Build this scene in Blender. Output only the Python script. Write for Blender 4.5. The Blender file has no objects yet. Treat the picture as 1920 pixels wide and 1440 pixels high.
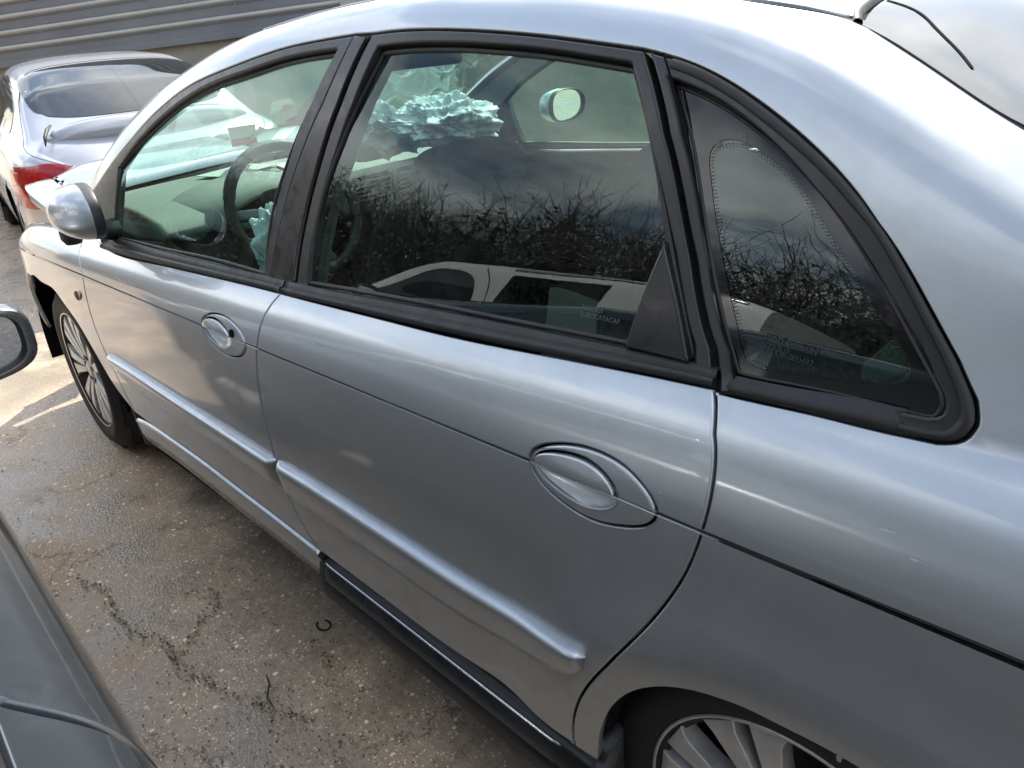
import bpy, bmesh, math, random
import numpy as np
from mathutils import Vector, Matrix
from mathutils.geometry import delaunay_2d_cdt
random.seed(7); rng=np.random.default_rng(7)
S=bpy.context.scene
COL=S.collection
PI=math.pi
SKYR=2.2
# ---------------------------------------------------------------- camera, sky, sun, exposure
cam=bpy.data.cameras.new('camera'); camo=bpy.data.objects.new('camera',cam); COL.objects.link(camo); S.camera=camo
cam.sensor_width=36; cam.lens=36*1454/1920; cam.clip_start=.02; cam.clip_end=2000
def cam_basis(az,el,ro):
    f=np.array([math.cos(el)*math.cos(az),math.cos(el)*math.sin(az),math.sin(el)])
    r=np.cross(f,[0,0,1.]);r/=np.linalg.norm(r);u=np.cross(r,f)
    return r*math.cos(ro)+u*math.sin(ro),-r*math.sin(ro)+u*math.cos(ro),f
_r,_u,_f=cam_basis(-.754,-.443,-.085)
camo.matrix_world=Matrix(((_r[0],_u[0],-_f[0],-.264),(_r[1],_u[1],-_f[1],1.474),(_r[2],_u[2],-_f[2],1.381),(0,0,0,1)))
SUN=Vector((.34,-.60,.72)).normalized()
W=bpy.data.worlds.new("World"); S.world=W; W.use_nodes=True
nt=W.node_tree; nt.nodes.clear()
def N(t,typ,**k):
    n=t.nodes.new(typ)
    for a,b in k.items(): setattr(n,a,b)
    return n
wo=N(nt,'ShaderNodeOutputWorld'); bg=N(nt,'ShaderNodeBackground'); sky=N(nt,'ShaderNodeTexSky',sky_type='NISHITA')
sky.sun_disc=False; sky.sun_elevation=math.asin(SUN.z); sky.sun_rotation=math.atan2(SUN.x,SUN.y); sky.air_density=1.2; sky.dust_density=1.5
tc=N(nt,'ShaderNodeTexCoord'); mp=N(nt,'ShaderNodeMapping'); mp.inputs['Scale'].default_value=(1,1,2.2); mp.inputs['Location'].default_value=(3.1,1.7,.4); mp.inputs['Rotation'].default_value=(0,0,SKYR)

nz=N(nt,'ShaderNodeTexNoise'); nz.inputs['Scale'].default_value=1.7; nz.inputs['Detail'].default_value=9; nz.inputs['Roughness'].default_value=.58; nz.inputs['Distortion'].default_value=.35
nz2=N(nt,'ShaderNodeTexNoise'); nz2.inputs['Scale'].default_value=3.4; nz2.inputs['Detail'].default_value=7
cr=N(nt,'ShaderNodeValToRGB'); cr.color_ramp.elements[0].position=.45; cr.color_ramp.elements[1].position=.57
cc=N(nt,'ShaderNodeValToRGB'); cc.color_ramp.elements[0].color=(6.3,6.45,6.6,1); cc.color_ramp.elements[1].color=(10.6,10.75,10.85,1)
cc.color_ramp.elements[0].position=.35; cc.color_ramp.elements[1].position=.68
mx=N(nt,'ShaderNodeMix',data_type='RGBA')
nt.links.new(tc.outputs['Generated'],mp.inputs['Vector'])
for n in (nz,nz2): nt.links.new(mp.outputs['Vector'],n.inputs['Vector'])
nt.links.new(nz.outputs['Fac'],cr.inputs['Fac']); nt.links.new(nz2.outputs['Fac'],cc.inputs['Fac'])
nt.links.new(cr.outputs['Color'],mx.inputs['Factor']); nt.links.new(sky.outputs['Color'],mx.inputs['A']); nt.links.new(cc.outputs['Color'],mx.inputs['B'])
nt.links.new(mx.outputs['Result'],bg.inputs['Color']); bg.inputs['Strength'].default_value=.07
nt.links.new(bg.outputs['Background'],wo.inputs['Surface'])
sl=bpy.data.lights.new('sun','SUN'); sl.energy=2.0; sl.angle=math.radians(.5); sl.color=(1,.955,.88)
so=bpy.data.objects.new('sun',sl); COL.objects.link(so); so.rotation_euler=SUN.to_track_quat('Z','Y').to_euler(); so.location=(4,-4,8)
S.view_settings.view_transform='Standard'; S.view_settings.look='None'; S.view_settings.gamma=1; S.view_settings.use_curve_mapping=False
S.view_settings.exposure=2.05
S.render.engine='CYCLES'; S.cycles.max_bounces=9; S.cycles.transparent_max_bounces=16; S.cycles.glossy_bounces=5; S.cycles.caustics_reflective=False; S.cycles.caustics_refractive=False

# ---------------------------------------------------------------- materials
def mat(name): 
    m=bpy.data.materials.new(name); m.use_nodes=True; t=m.node_tree; b=t.nodes['Principled BSDF']; return m,t,b
def noise(t,scale,detail=5,rough=.55,coord='Object',vec=None,dist=0):
    n=N(t,'ShaderNodeTexNoise'); n.inputs['Scale'].default_value=scale; n.inputs['Detail'].default_value=detail; n.inputs['Roughness'].default_value=rough; n.inputs['Distortion'].default_value=dist
    if vec is None:
        c=N(t,'ShaderNodeTexCoord'); vec=c.outputs[coord]
    t.links.new(vec,n.inputs['Vector']); return n
def ramp(t,src,p0,p1,c0,c1):
    r=N(t,'ShaderNodeValToRGB'); e=r.color_ramp.elements; e[0].position=p0; e[1].position=p1
    e[0].color=(*c0,1) if len(c0)==3 else c0; e[1].color=(*c1,1) if len(c1)==3 else c1
    t.links.new(src,r.inputs['Fac']); return r
def maprange(t,src,a,b,c,d):
    r=N(t,'ShaderNodeMapRange'); t.links.new(src,r.inputs['Value'])
    for i,v in zip(range(1,5),(a,b,c,d)): r.inputs[i].default_value=v
    return r
def bump(t,b,src,strength,dist=.002):
    bp=N(t,'ShaderNodeBump'); bp.inputs['Strength'].default_value=strength; bp.inputs['Distance'].default_value=dist
    t.links.new(src,bp.inputs['Height']); t.links.new(bp.outputs['Normal'],b.inputs['Normal']); return bp
def simple(name,col,rough=.5,metal=0,var=0,vscale=20,coat=0,bumps=0,bscale=200,spec=.5,trans=0):
    m,t,b=mat(name); b.inputs['Roughness'].default_value=rough; b.inputs['Metallic'].default_value=metal; b.inputs['Coat Weight'].default_value=coat; b.inputs['Coat Roughness'].default_value=.04
    b.inputs['Base Color'].default_value=(*col,1); b.inputs['Specular IOR Level'].default_value=spec; b.inputs['Transmission Weight'].default_value=trans
    n=noise(t,vscale,6)
    if var:
        r=ramp(t,n.outputs['Fac'],.3,.7,tuple(c*(1-var) for c in col),tuple(min(1,c*(1+var)) for c in col)); t.links.new(r.outputs['Color'],b.inputs['Base Color'])
        rr=maprange(t,n.outputs['Fac'],.3,.7,max(0,rough-.08),min(1,rough+.08)); t.links.new(rr.outputs['Result'],b.inputs['Roughness'])
    if bumps:
        n2=noise(t,bscale,3); bump(t,b,n2.outputs['Fac'],bumps,.001)
    return m
def carpaint(name,col,metal=.82,rough=.36,dirt=.12):
    m,t,b=mat(name)
    c=N(t,'ShaderNodeTexCoord')
    fl=N(t,'ShaderNodeTexVoronoi'); fl.inputs['Scale'].default_value=1400; t.links.new(c.outputs['Object'],fl.inputs['Vector'])
    f2=maprange(t,fl.outputs['Distance'],0,1,.93,1.05)
    n=noise(t,2.3,8,.62); n2=noise(t,26,6,.6)
    # thin road film: lighter dust and streaks
    mu=N(t,'ShaderNodeMath',operation='MULTIPLY'); t.links.new(n.outputs['Fac'],mu.inputs[0]); t.links.new(n2.outputs['Fac'],mu.inputs[1])
    dm=maprange(t,mu.outputs[0],.22,.42,0,1)
    sep=N(t,'ShaderNodeSeparateXYZ'); t.links.new(c.outputs['Object'],sep.inputs[0])
    low=maprange(t,sep.outputs['Z'],.75,.25,.25,1.0)
    dd=N(t,'ShaderNodeMath',operation='MULTIPLY'); t.links.new(dm.outputs[0],dd.inputs[0]); t.links.new(low.outputs[0],dd.inputs[1])
    ds=N(t,'ShaderNodeMath',operation='MULTIPLY'); t.links.new(dd.outputs[0],ds.inputs[0]); ds.inputs[1].default_value=dirt*2.2
    mixc=N(t,'ShaderNodeMix',data_type='RGBA'); mixc.inputs['A'].default_value=(*col,1); mixc.inputs['B'].default_value=(.20,.185,.165,1); t.links.new(ds.outputs[0],mixc.inputs['Factor'])
    vm=N(t,'ShaderNodeVectorMath',operation='SCALE'); t.links.new(mixc.outputs['Result'],vm.inputs[0]); t.links.new(f2.outputs[0],vm.inputs['Scale'])
    t.links.new(vm.outputs[0],b.inputs['Base Color'])
    mm=maprange(t,ds.outputs[0],0,1,metal,.2); t.links.new(mm.outputs[0],b.inputs['Metallic'])
    b.inputs['Roughness'].default_value=rough
    b.inputs['Coat Weight'].default_value=1; b.inputs['Coat IOR'].default_value=1.5
    cr_=maprange(t,dd.outputs[0],0,1,.025,.22); t.links.new(cr_.outputs[0],b.inputs['Coat Roughness'])
    # orange peel
    op=noise(t,330,1); bp=N(t,'ShaderNodeBump'); bp.inputs['Strength'].default_value=.035; bp.inputs['Distance'].default_value=.001
    t.links.new(op.outputs['Fac'],bp.inputs['Height']); t.links.new(bp.outputs['Normal'],b.inputs['Coat Normal'])
    return m
def glass(name,tint,ior=1.52,boost=1.9,dirt=.02,rough=0.0):
    m=bpy.data.materials.new(name); m.use_nodes=True; t=m.node_tree; t.nodes.clear()
    o=N(t,'ShaderNodeOutputMaterial'); tr=N(t,'ShaderNodeBsdfTransparent'); tr.inputs['Color'].default_value=(*tint,1)
    gl=N(t,'ShaderNodeBsdfGlossy'); gl.inputs['Roughness'].default_value=rough; gl.inputs['Color'].default_value=(.86,.97,.94,1)
    ge=N(t,'ShaderNodeNewGeometry'); dp=N(t,'ShaderNodeVectorMath',operation='DOT_PRODUCT'); t.links.new(ge.outputs['Incoming'],dp.inputs[0]); t.links.new(ge.outputs['Normal'],dp.inputs[1])
    ab=N(t,'ShaderNodeMath',operation='ABSOLUTE'); t.links.new(dp.outputs['Value'],ab.inputs[0])
    om=N(t,'ShaderNodeMath',operation='SUBTRACT'); om.inputs[0].default_value=1; t.links.new(ab.outputs[0],om.inputs[1])
    pw=N(t,'ShaderNodeMath',operation='POWER'); t.links.new(om.outputs[0],pw.inputs[0]); pw.inputs[1].default_value=5
    f0=((ior-1)/(ior+1))**2
    ma=N(t,'ShaderNodeMath',operation='MULTIPLY_ADD'); t.links.new(pw.outputs[0],ma.inputs[0]); ma.inputs[1].default_value=1-f0; ma.inputs[2].default_value=f0*boost; ma.use_clamp=True
    ms=N(t,'ShaderNodeMixShader'); t.links.new(ma.outputs[0],ms.inputs[0]); t.links.new(tr.outputs[0],ms.inputs[1]); t.links.new(gl.outputs[0],ms.inputs[2])
    df=N(t,'ShaderNodeBsdfDiffuse'); df.inputs['Color'].default_value=(.45,.45,.42,1)
    n=noise(t,14,8,.7); n3=noise(t,220,2); mu=N(t,'ShaderNodeMath',operation='MULTIPLY'); t.links.new(n.outputs['Fac'],mu.inputs[0]); t.links.new(n3.outputs['Fac'],mu.inputs[1])
    dr=maprange(t,mu.outputs[0],.18,.42,0,dirt*2)
    m2=N(t,'ShaderNodeMixShader'); t.links.new(dr.outputs[0],m2.inputs[0]); t.links.new(ms.outputs[0],m2.inputs[1]); t.links.new(df.outputs[0],m2.inputs[2])
    t.links.new(m2.outputs[0],o.inputs['Surface']); return m
M={}
M['silver']=carpaint('silver_paint',(.47,.505,.53),metal=.88,rough=.43,dirt=.24)
M['silver2']=carpaint('silver_paint_coupe',(.42,.43,.46),metal=.6,rough=.40,dirt=.05)
M['grey']=carpaint('grey_paint_neighbour',(.10,.112,.125),metal=.75,rough=.26,dirt=.25)
M['white']=carpaint('white_paint_van',(.80,.81,.81),metal=0,rough=.4,dirt=.1)
M['seam']=simple('seam_dark',(.022,.023,.025),.6)
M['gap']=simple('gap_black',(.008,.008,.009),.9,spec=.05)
M['satin']=simple('satin_black_trim',(0.01364,0.01333,0.01426),.36,var=.12,vscale=60,bumps=.05,bscale=900)
M['rubber']=simple('rubber',(0.01054,0.01023,0.01023),.55,var=.15,vscale=40,bumps=.08,bscale=500)
M['plastic']=simple('black_plastic',(0.013,0.01495,0.0182),.5,var=.3,vscale=9,bumps=.15,bscale=700)
M['plasticgloss']=simple('sill_plastic_gloss',(0.021,0.027,0.033),.22,var=.3,vscale=12)
M['pillar']=simple('pillar_film',(0.0096,0.0093,0.0108),.30,var=.1,vscale=30)
M['glass']=glass('side_glass',(.63,.83,.75),boost=1.15)
M['glassq']=glass('quarter_glass',(.42,.62,.52),boost=1.6)
M['glassw']=glass('windscreen_glass',(.66,.80,.74),boost=1.3)
M['frit']=simple('ceramic_frit',(.010,.010,.011),.06,coat=0)
M['wetglass']=simple('wet_tailgate_glass',(.012,.017,.022),.05,bumps=.035,bscale=160,spec=.75)
M['mirror']=simple('mirror_glass',(.72,.76,.80),.02,1)
M['alloy']=simple('alloy',(.60,.585,.55),.42,.35,var=.18,vscale=18,coat=.4)
M['alloydirt']=simple('alloy_barrel_dirt',(.11,.08,.058),.7,.3,var=.45,vscale=25)
M['chrome']=simple('bare_metal',(0.48,0.48,0.48),.25,1)
M['tyre']=simple('tyre_rubber',(0.0143,0.013,0.0117),.72,var=.35,vscale=22,bumps=.2,bscale=160)
M['dark']=simple('underbody_black',(.010,.010,.011),.9,spec=.05)
M['seat']=simple('seat_cloth',(.017,.018,.019),.9,spec=.08,var=.15,vscale=90,bumps=.4,bscale=900)
M['seatlight']=simple('seat_side_cloth',(0.0558,0.0589,0.0558),.9,var=.1,vscale=60,bumps=.3,bscale=700)
M['smear']=glass('dirt_smear',(.55,.52,.50),boost=.6,dirt=.12)
M['trim']=simple('interior_trim_grey',(.15,.165,.165),.75,var=.1,vscale=30)
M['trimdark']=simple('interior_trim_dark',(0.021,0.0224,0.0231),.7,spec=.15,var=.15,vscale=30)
M['liner']=simple('headliner',(.38,.38,.36),.9,var=.05)
M['dash']=simple('dash_top',(0.204,0.207,0.186),.7,var=.1,vscale=8,bumps=.2,bscale=600)
M['airbag']=simple('airbag_nylon',(.74,.80,.82),.55,var=.08,vscale=10,bumps=.5,bscale=40)
M['cream']=simple('cream_plastic',(0.403,0.39,0.338),.55)
M['paper']=simple('paper_white',(0.4875,0.4745,0.455),.7)
M['pink']=simple('pink_print',(0.3575,0.078,0.1105),.6)
M['red']=simple('red_lens',(0.315,0.009,0.0075),.12,coat=1,var=.25,vscale=30)
M['redlight']=simple('red_lens_reflector',(0.54,0.0375,0.02625),.15,coat=1)
M['smoke']=simple('smoked_lens',(.05,.045,.03),.12,coat=1)
M['blackgloss']=simple('dark_window',(.012,.016,.017),.03,spec=.75)
M['rust']=simple('rust_orange',(.22,.07,.03),.8,var=.5,vscale=200)
M['amber']=simple('amber_lens',(0.2925,0.273,0.26),.15,coat=1)
M['lint']=simple('leaf_litter',(.05,.035,.02),.9,var=.5,vscale=80)
M['watermark']=simple('etched_glass_mark',(.085,.095,.095),.7)
M['markdark']=simple('etched_glass_mark_dark',(.02,.03,.028),.7)
M['scratch_glint']=simple('scratch_glint_pale',(0.465,0.495,0.495),.45,.2,var=.3,vscale=120)
M['primer']=simple('white_primer',(0.403,0.403,0.377),.6,var=.1)

# ---------------------------------------------------------------- object helpers
def link(o,parent=None,**p):
    COL.objects.link(o)
    if parent is not None: o.parent=parent
    for k,v in p.items(): o[k]=v
    return o
def empty(name,loc=(0,0,0),rz=0,**p):
    o=bpy.data.objects.new(name,None); o.location=loc; o.rotation_euler=(0,0,rz); o.empty_display_size=.2
    return link(o,None,**p)
def mesh_obj(name,V,F,m,parent=None,smooth=True,normals=None,mirror=False,mats=None,fm=None,**p):
    V=np.asarray(V,float).copy()
    if mirror:
        V[:,1]*=-1; F=[tuple(reversed(f)) for f in F]
        if normals is not None: normals=np.asarray(normals).copy(); normals[:,1]*=-1
    me=bpy.data.meshes.new(name); me.from_pydata(V.tolist(),[],[tuple(int(i) for i in f) for f in F])
    for mm in (mats or [m]): me.materials.append(mm)
    if fm is not None: me.polygons.foreach_set('material_index',np.asarray(fm,dtype=np.int32))
    if smooth: me.polygons.foreach_set('use_smooth',[True]*len(me.polygons))
    me.update()
    if normals is not None: me.normals_split_custom_set_from_vertices([tuple(n) for n in normals])
    o=bpy.data.objects.new(name,me); return link(o,parent,**p)
class MB:
    """collects simple solids into one mesh"""
    def __init__(s): s.V=[];s.F=[];s.m=[]
    def add(s,V,F,mi=0):
        k=len(s.V); s.V+= [tuple(v) for v in V]; s.F+=[tuple(i+k for i in f) for f in F]; s.m+=[mi]*len(F)
    def box(s,c,d,rot=None,mi=0):
        V=[Vector((x*d[0]/2,y*d[1]/2,z*d[2]/2)) for x in(-1,1) for y in(-1,1) for z in(-1,1)]
        if rot is not None: V=[rot@v for v in V]
        V=[v+Vector(c) for v in V]
        s.add(V,[(0,1,3,2),(4,6,7,5),(0,4,5,1),(2,3,7,6),(0,2,6,4),(1,5,7,3)],mi)
    def tube(s,pts,r,n=6,mi=0,cap=True):
        pts=[Vector(p) for p in pts]; rs=r if hasattr(r,'__len__') else [r]*len(pts); V=[];F=[]
        pv=None
        for i,p in enumerate(pts):
            d=(pts[min(i+1,len(pts)-1)]-pts[max(i-1,0)]).normalized()
            a=d.cross(Vector((0,0,1)) if abs(d.z)<.95 else Vector((1,0,0))).normalized()
            if pv is not None and a.dot(pv)<0: a=-a
            pv=a; b=d.cross(a)
            for k in range(n):
                an=2*PI*k/n; V.append(p+(a*math.cos(an)+b*math.sin(an))*rs[i])
        for i in range(len(pts)-1):
            for k in range(n): F.append((i*n+k,i*n+(k+1)%n,(i+1)*n+(k+1)%n,(i+1)*n+k))
        if cap: F+= [tuple(range(n))[::-1],tuple(range((len(pts)-1)*n,len(pts)*n))]
        s.add(V,F,mi)
    def lathe(s,prof,n,axis='y',c=(0,0,0),mi=0,closed=False):
        V=[];F=[];m=len(prof)
        for k in range(n):
            a=2*PI*k/n
            for (r,h) in prof:
                if axis=='y': V.append((c[0]+r*math.cos(a),c[1]+h,c[2]+r*math.sin(a)))
                elif axis=='z': V.append((c[0]+r*math.cos(a),c[1]+r*math.sin(a),c[2]+h))
                else: V.append((c[0]+h,c[1]+r*math.cos(a),c[2]+r*math.sin(a)))
        for k in range(n):
            for i in range(m if closed else m-1):
                j=(i+1)%m; F.append((k*m+i,k*m+j,((k+1)%n)*m+j,((k+1)%n)*m+i))
        s.add(V,F,mi)
    def obj(s,name,m,parent=None,smooth=False,bevel=0,sub=0,auto=None,**p):
        mats=m if isinstance(m,list) else [m]
        o=mesh_obj(name,np.array([tuple(v) for v in s.V]),s.F,None,parent,smooth,mats=mats,fm=s.m,**p)
        bm=bmesh.new(); bm.from_mesh(o.data); bmesh.ops.recalc_face_normals(bm,faces=bm.faces); bm.to_mesh(o.data); bm.free()
        if bevel:
            b=o.modifiers.new('b','BEVEL'); b.width=bevel; b.segments=3; b.limit_method='ANGLE'; b.angle_limit=.6
            o.data.polygons.foreach_set('use_smooth',[True]*len(o.data.polygons))
            w=o.modifiers.new('w','WEIGHTED_NORMAL')
        if sub:
            q=o.modifiers.new('s','SUBSURF'); q.levels=sub; q.render_levels=sub
            o.data.polygons.foreach_set('use_smooth',[True]*len(o.data.polygons))
        return o
def copy_tree(o,parent=None):
    c=o.copy(); COL.objects.link(c); c.parent=parent
    for ch in list(o.children): copy_tree(ch,c)
    return c

# ---------------------------------------------------------------- curve tools in the (x, s) domain of a body surface
def spl(pts,d=.008,closed=False,it=4):
    """Catmull-Rom through the points, resampled"""
    P=np.array(pts,float)
    if len(P)<3 and not closed:
        n=max(2,int(np.linalg.norm(P[-1]-P[0])/d)+1); return np.linspace(P[0],P[-1],n)
    if closed: E=np.vstack([P[-1:],P,P[:2]])
    else: E=np.vstack([2*P[0]-P[1],P,2*P[-1]-P[-2]])
    out=[]
    for i in range(1,len(E)-2):
        p0,p1,p2,p3=E[i-1:i+3]
        t0=0;t1=t0+np.linalg.norm(p1-p0)**.5+1e-9;t2=t1+np.linalg.norm(p2-p1)**.5+1e-9;t3=t2+np.linalg.norm(p3-p2)**.5+1e-9
        n=max(2,int(np.linalg.norm(p2-p1)/.002)); t=np.linspace(t1,t2,n,endpoint=False)[:,None]
        A1=(t1-t)/(t1-t0)*p0+(t-t0)/(t1-t0)*p1;A2=(t2-t)/(t2-t1)*p1+(t-t1)/(t2-t1)*p2;A3=(t3-t)/(t3-t2)*p2+(t-t2)/(t3-t2)*p3
        B1=(t2-t)/(t2-t0)*A1+(t-t0)/(t2-t0)*A2;B2=(t3-t)/(t3-t1)*A2+(t-t1)/(t3-t1)*A3
        out.append((t2-t)/(t2-t1)*B1+(t-t1)/(t2-t1)*B2)
    if not closed: out.append(P[-1:])
    Q=np.vstack(out)
    if closed: Q=np.vstack([Q,Q[:1]])
    L=np.r_[0,np.cumsum(np.linalg.norm(np.diff(Q,axis=0),axis=1))]; n=max(3,int(L[-1]/d)+1)
    u=np.linspace(0,L[-1],n); R=np.stack([np.interp(u,L,Q[:,0]),np.interp(u,L,Q[:,1])],1)
    # light smoothing takes the last millimetre of hand wobble out of long edges
    if len(R)>8:
        for _ in range(it):
            if closed:
                R=R[:-1]; R=.5*R+.25*(np.roll(R,1,0)+np.roll(R,-1,0)); R=np.vstack([R,R[:1]])
            else: R[1:-1]=.5*R[1:-1]+.25*(R[:-2]+R[2:])
    return R[:-1] if closed else R
def loop(*cs):
    L=[]
    for c in cs:
        for p in c:
            if not L or np.hypot(*(np.array(p)-L[-1]))>.0012: L.append(np.array(p,float))
    if np.hypot(*(L[0]-L[-1]))<.0012: L.pop()
    return np.array(L)
def area(P): x,y=P[:,0],P[:,1]; return .5*np.sum(x*np.roll(y,-1)-np.roll(x,-1)*y)
def ccw(P): return P if area(P)>0 else P[::-1]
def inset(P,d):
    """move a CCW loop inwards by d"""
    a=P-np.roll(P,1,0); b=np.roll(P,-1,0)-P
    a/=np.linalg.norm(a,axis=1,keepdims=True)+1e-12; b/=np.linalg.norm(b,axis=1,keepdims=True)+1e-12
    na=np.stack([-a[:,1],a[:,0]],1); nb=np.stack([-b[:,1],b[:,0]],1)
    m=na+nb; l=np.maximum((m*na).sum(1),.35)[:,None]
    return P+m/l*d, m/(np.linalg.norm(m,axis=1,keepdims=True)+1e-12)
def inside(pts,P):
    x=pts[:,0][:,None];y=pts[:,1][:,None];x1,y1=P[:,0],P[:,1];x2,y2=np.roll(x1,-1),np.roll(y1,-1)
    c=((y1>y)!=(y2>y))&(x<(x2-x1)*(y-y1)/(y2-y1+1e-15)+x1)
    return c.sum(1)%2==1
def clip(P,fn):
    """Sutherland-Hodgman against fn(p)>=0"""
    v=fn(P); out=[]
    for i in range(len(P)):
        j=(i+1)%len(P)
        if v[i]>=0: out.append(P[i])
        if (v[i]>=0)!=(v[j]>=0): t=v[i]/(v[i]-v[j]); out.append(P[i]+(P[j]-P[i])*t)
    if len(out)<4: return None
    return loop(out)
def nrm_of(fn,x,s,e=.003):
    a=fn(x+e,s)-fn(x-e,s);b=fn(x,s+e)-fn(x,s-e); n=np.cross(b,a); return n/(np.linalg.norm(n,axis=-1,keepdims=True)+1e-12),a,b
def panel(name,fn,outer,m,parent,holes=(),off=0,step=.03,gap=.0018,r=.0028,depth=.014,mirror=False,split=None,disp=None,build=True,**p):
    """a pressed sheet: polygon on the surface fn(x,s), edges rolled inwards"""
    def dens(P):
        o=[]
        for i in range(len(P)):
            a,b=P[i],P[(i+1)%len(P)]; k=max(1,int(np.linalg.norm(b-a)/.03)); o+=[a+(b-a)*t for t in np.arange(k)/k]
        return np.array(o)
    outer=dens(ccw(np.asarray(outer))); holes=[ccw(np.asarray(h))[::-1] for h in holes]
    pieces=[(outer,holes)]
    if split is not None:
        sc,hw=split; pieces=[]
        for sg in (1,-1):
            q=clip(outer,lambda P:sg*(P[:,1]-sc(P[:,0]))-hw)
            if q is None: continue
            hs=[]
            for h in holes:
                g=clip(ccw(h),lambda P:sg*(P[:,1]-sc(P[:,0]))+hw*3 if False else sg*(P[:,1]-sc(P[:,0]))-hw)
                hs.append(h)
            # a hole that crosses the line is cut out of both halves
            pieces.append((ccw(q),[h for h in hs]))
    AV=[];AF=[];AN=[]
    for out,hl in pieces:
        hl=[h for h in hl]
        base_loops=[out]+hl; L0=[];L1=[];OD=[];RV=[]
        for k,P in enumerate(base_loops):
            rv=np.full((len(P),1),r)
            if split is not None: rv[np.abs(P[:,1]-split[0](P[:,0]))<split[1]*1.3]=r*.22; 
            gv=np.full((len(P),1),gap)
            if split is not None: gv[rv<r]=.0002
            RV.append(rv); q,nv=inset(P,gv); q2,_=inset(P,gv+rv); L1.append(q); L0.append(q2); OD.append(-nv)
        verts=[];edges=[];
        for q in L0:
            k=len(verts); verts+=q.tolist(); edges+=[(k+i,k+(i+1)%len(q)) for i in range(len(q))]
        mn=out.min(0);mxx=out.max(0)
        gx=np.arange(mn[0]+step/2,mxx[0],step);gy=np.arange(mn[1]+step/2,mxx[1],step)
        if len(gx) and len(gy):
            G=np.stack(np.meshgrid(gx,gy,indexing='ij'),-1); G[:,1::2,0]+=step/2; G=G.reshape(-1,2)
            ok=inside(G,L0[0])
            for h in L0[1:]: ok&=~inside(G,h)
            B=np.vstack(L0)
            G=G[ok]
            if len(G):
                keep=np.ones(len(G),bool)
                for c0 in range(0,len(G),500):
                    d=((G[c0:c0+500,None,:]-B[None])**2).sum(-1).min(1); keep[c0:c0+500]=d>(step*.35)**2
                G=G[keep]
            verts+=G.tolist()
        res=delaunay_2d_cdt([Vector(v) for v in verts],edges,[],0,1e-6)
        vv=np.array([tuple(v) for v in res[0]]); tri=np.array([t for t in res[2] if len(t)==3])
        cen=vv[tri].mean(1); ok=inside(cen,L0[0])
        for h in L0[1:]: ok&=~inside(cen,h)
        tri=tri[ok]
        x,s=vv[:,0],vv[:,1]
        def F(x,s):
            Q=fn(x,s)
            if disp is not None:
                n,_,_=nrm_of(fn,x,s); Q=Q+n*disp(x,s)[...,None]
            return Q
        n,_,_=nrm_of(F,x,s); n0,_,_=nrm_of(fn,x,s)
        P3=F(x,s)+n0*off
        fn_=np.cross(P3[tri[:,1]]-P3[tri[:,0]],P3[tri[:,2]]-P3[tri[:,0]]); fl=(fn_*n[tri[:,0]]).sum(1)<0
        tri[fl]=tri[fl][:,::-1]
        k=len(AV); AV+=P3.tolist(); AN+=n.tolist(); AF+=[tuple(t+k) for t in tri.tolist()] if False else [(a+k,b+k,c+k) for a,b,c in tri.tolist()]
        # rolled edges
        if depth:
          for q0,q1,od,rv in zip(L0,L1,OD,RV):
            x1,s1=q1[:,0],q1[:,1]; nn,a,b=nrm_of(F,x1,s1); n0b,_,_=nrm_of(fn,x1,s1); E=F(x1,s1)+n0b*off
            a=a/np.linalg.norm(a,axis=1,keepdims=True); b=b/np.linalg.norm(b,axis=1,keepdims=True)
            t=a*od[:,:1]+b*od[:,1:2]; t/=np.linalg.norm(t,axis=1,keepdims=True)+1e-12
            nn0,_,_=nrm_of(F,q0[:,0],q0[:,1]); e0=F(q0[:,0],q0[:,1])+nrm_of(fn,q0[:,0],q0[:,1])[0]*off
            rings=[(e0,nn0),(E-t*rv*.35-nn*rv*.22,(nn+t*.75)),(E-nn*rv*.85,(nn*.35+t)),(E-nn*depth,t)]
            k=len(AV);m_=len(q0)
            for (pp,n_) in rings:
                n_=n_/(np.linalg.norm(n_,axis=1,keepdims=True)+1e-12); AV+=pp.tolist(); AN+=n_.tolist()
            for ri in range(3):
                for i in range(m_):
                    j=(i+1)%m_; f=(k+ri*m_+i,k+ri*m_+j,k+(ri+1)*m_+j,k+(ri+1)*m_+i)
                    AF.append(f if (np.dot(np.cross(np.array(AV[f[1]])-AV[f[0]],np.array(AV[f[3]])-AV[f[0]]),np.array(AN[f[0]])+AN[f[3]])>0) else f[::-1])
    return mesh_obj(name,AV,AF,m,parent,True,np.array(AN),mirror=mirror,**p)
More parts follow.
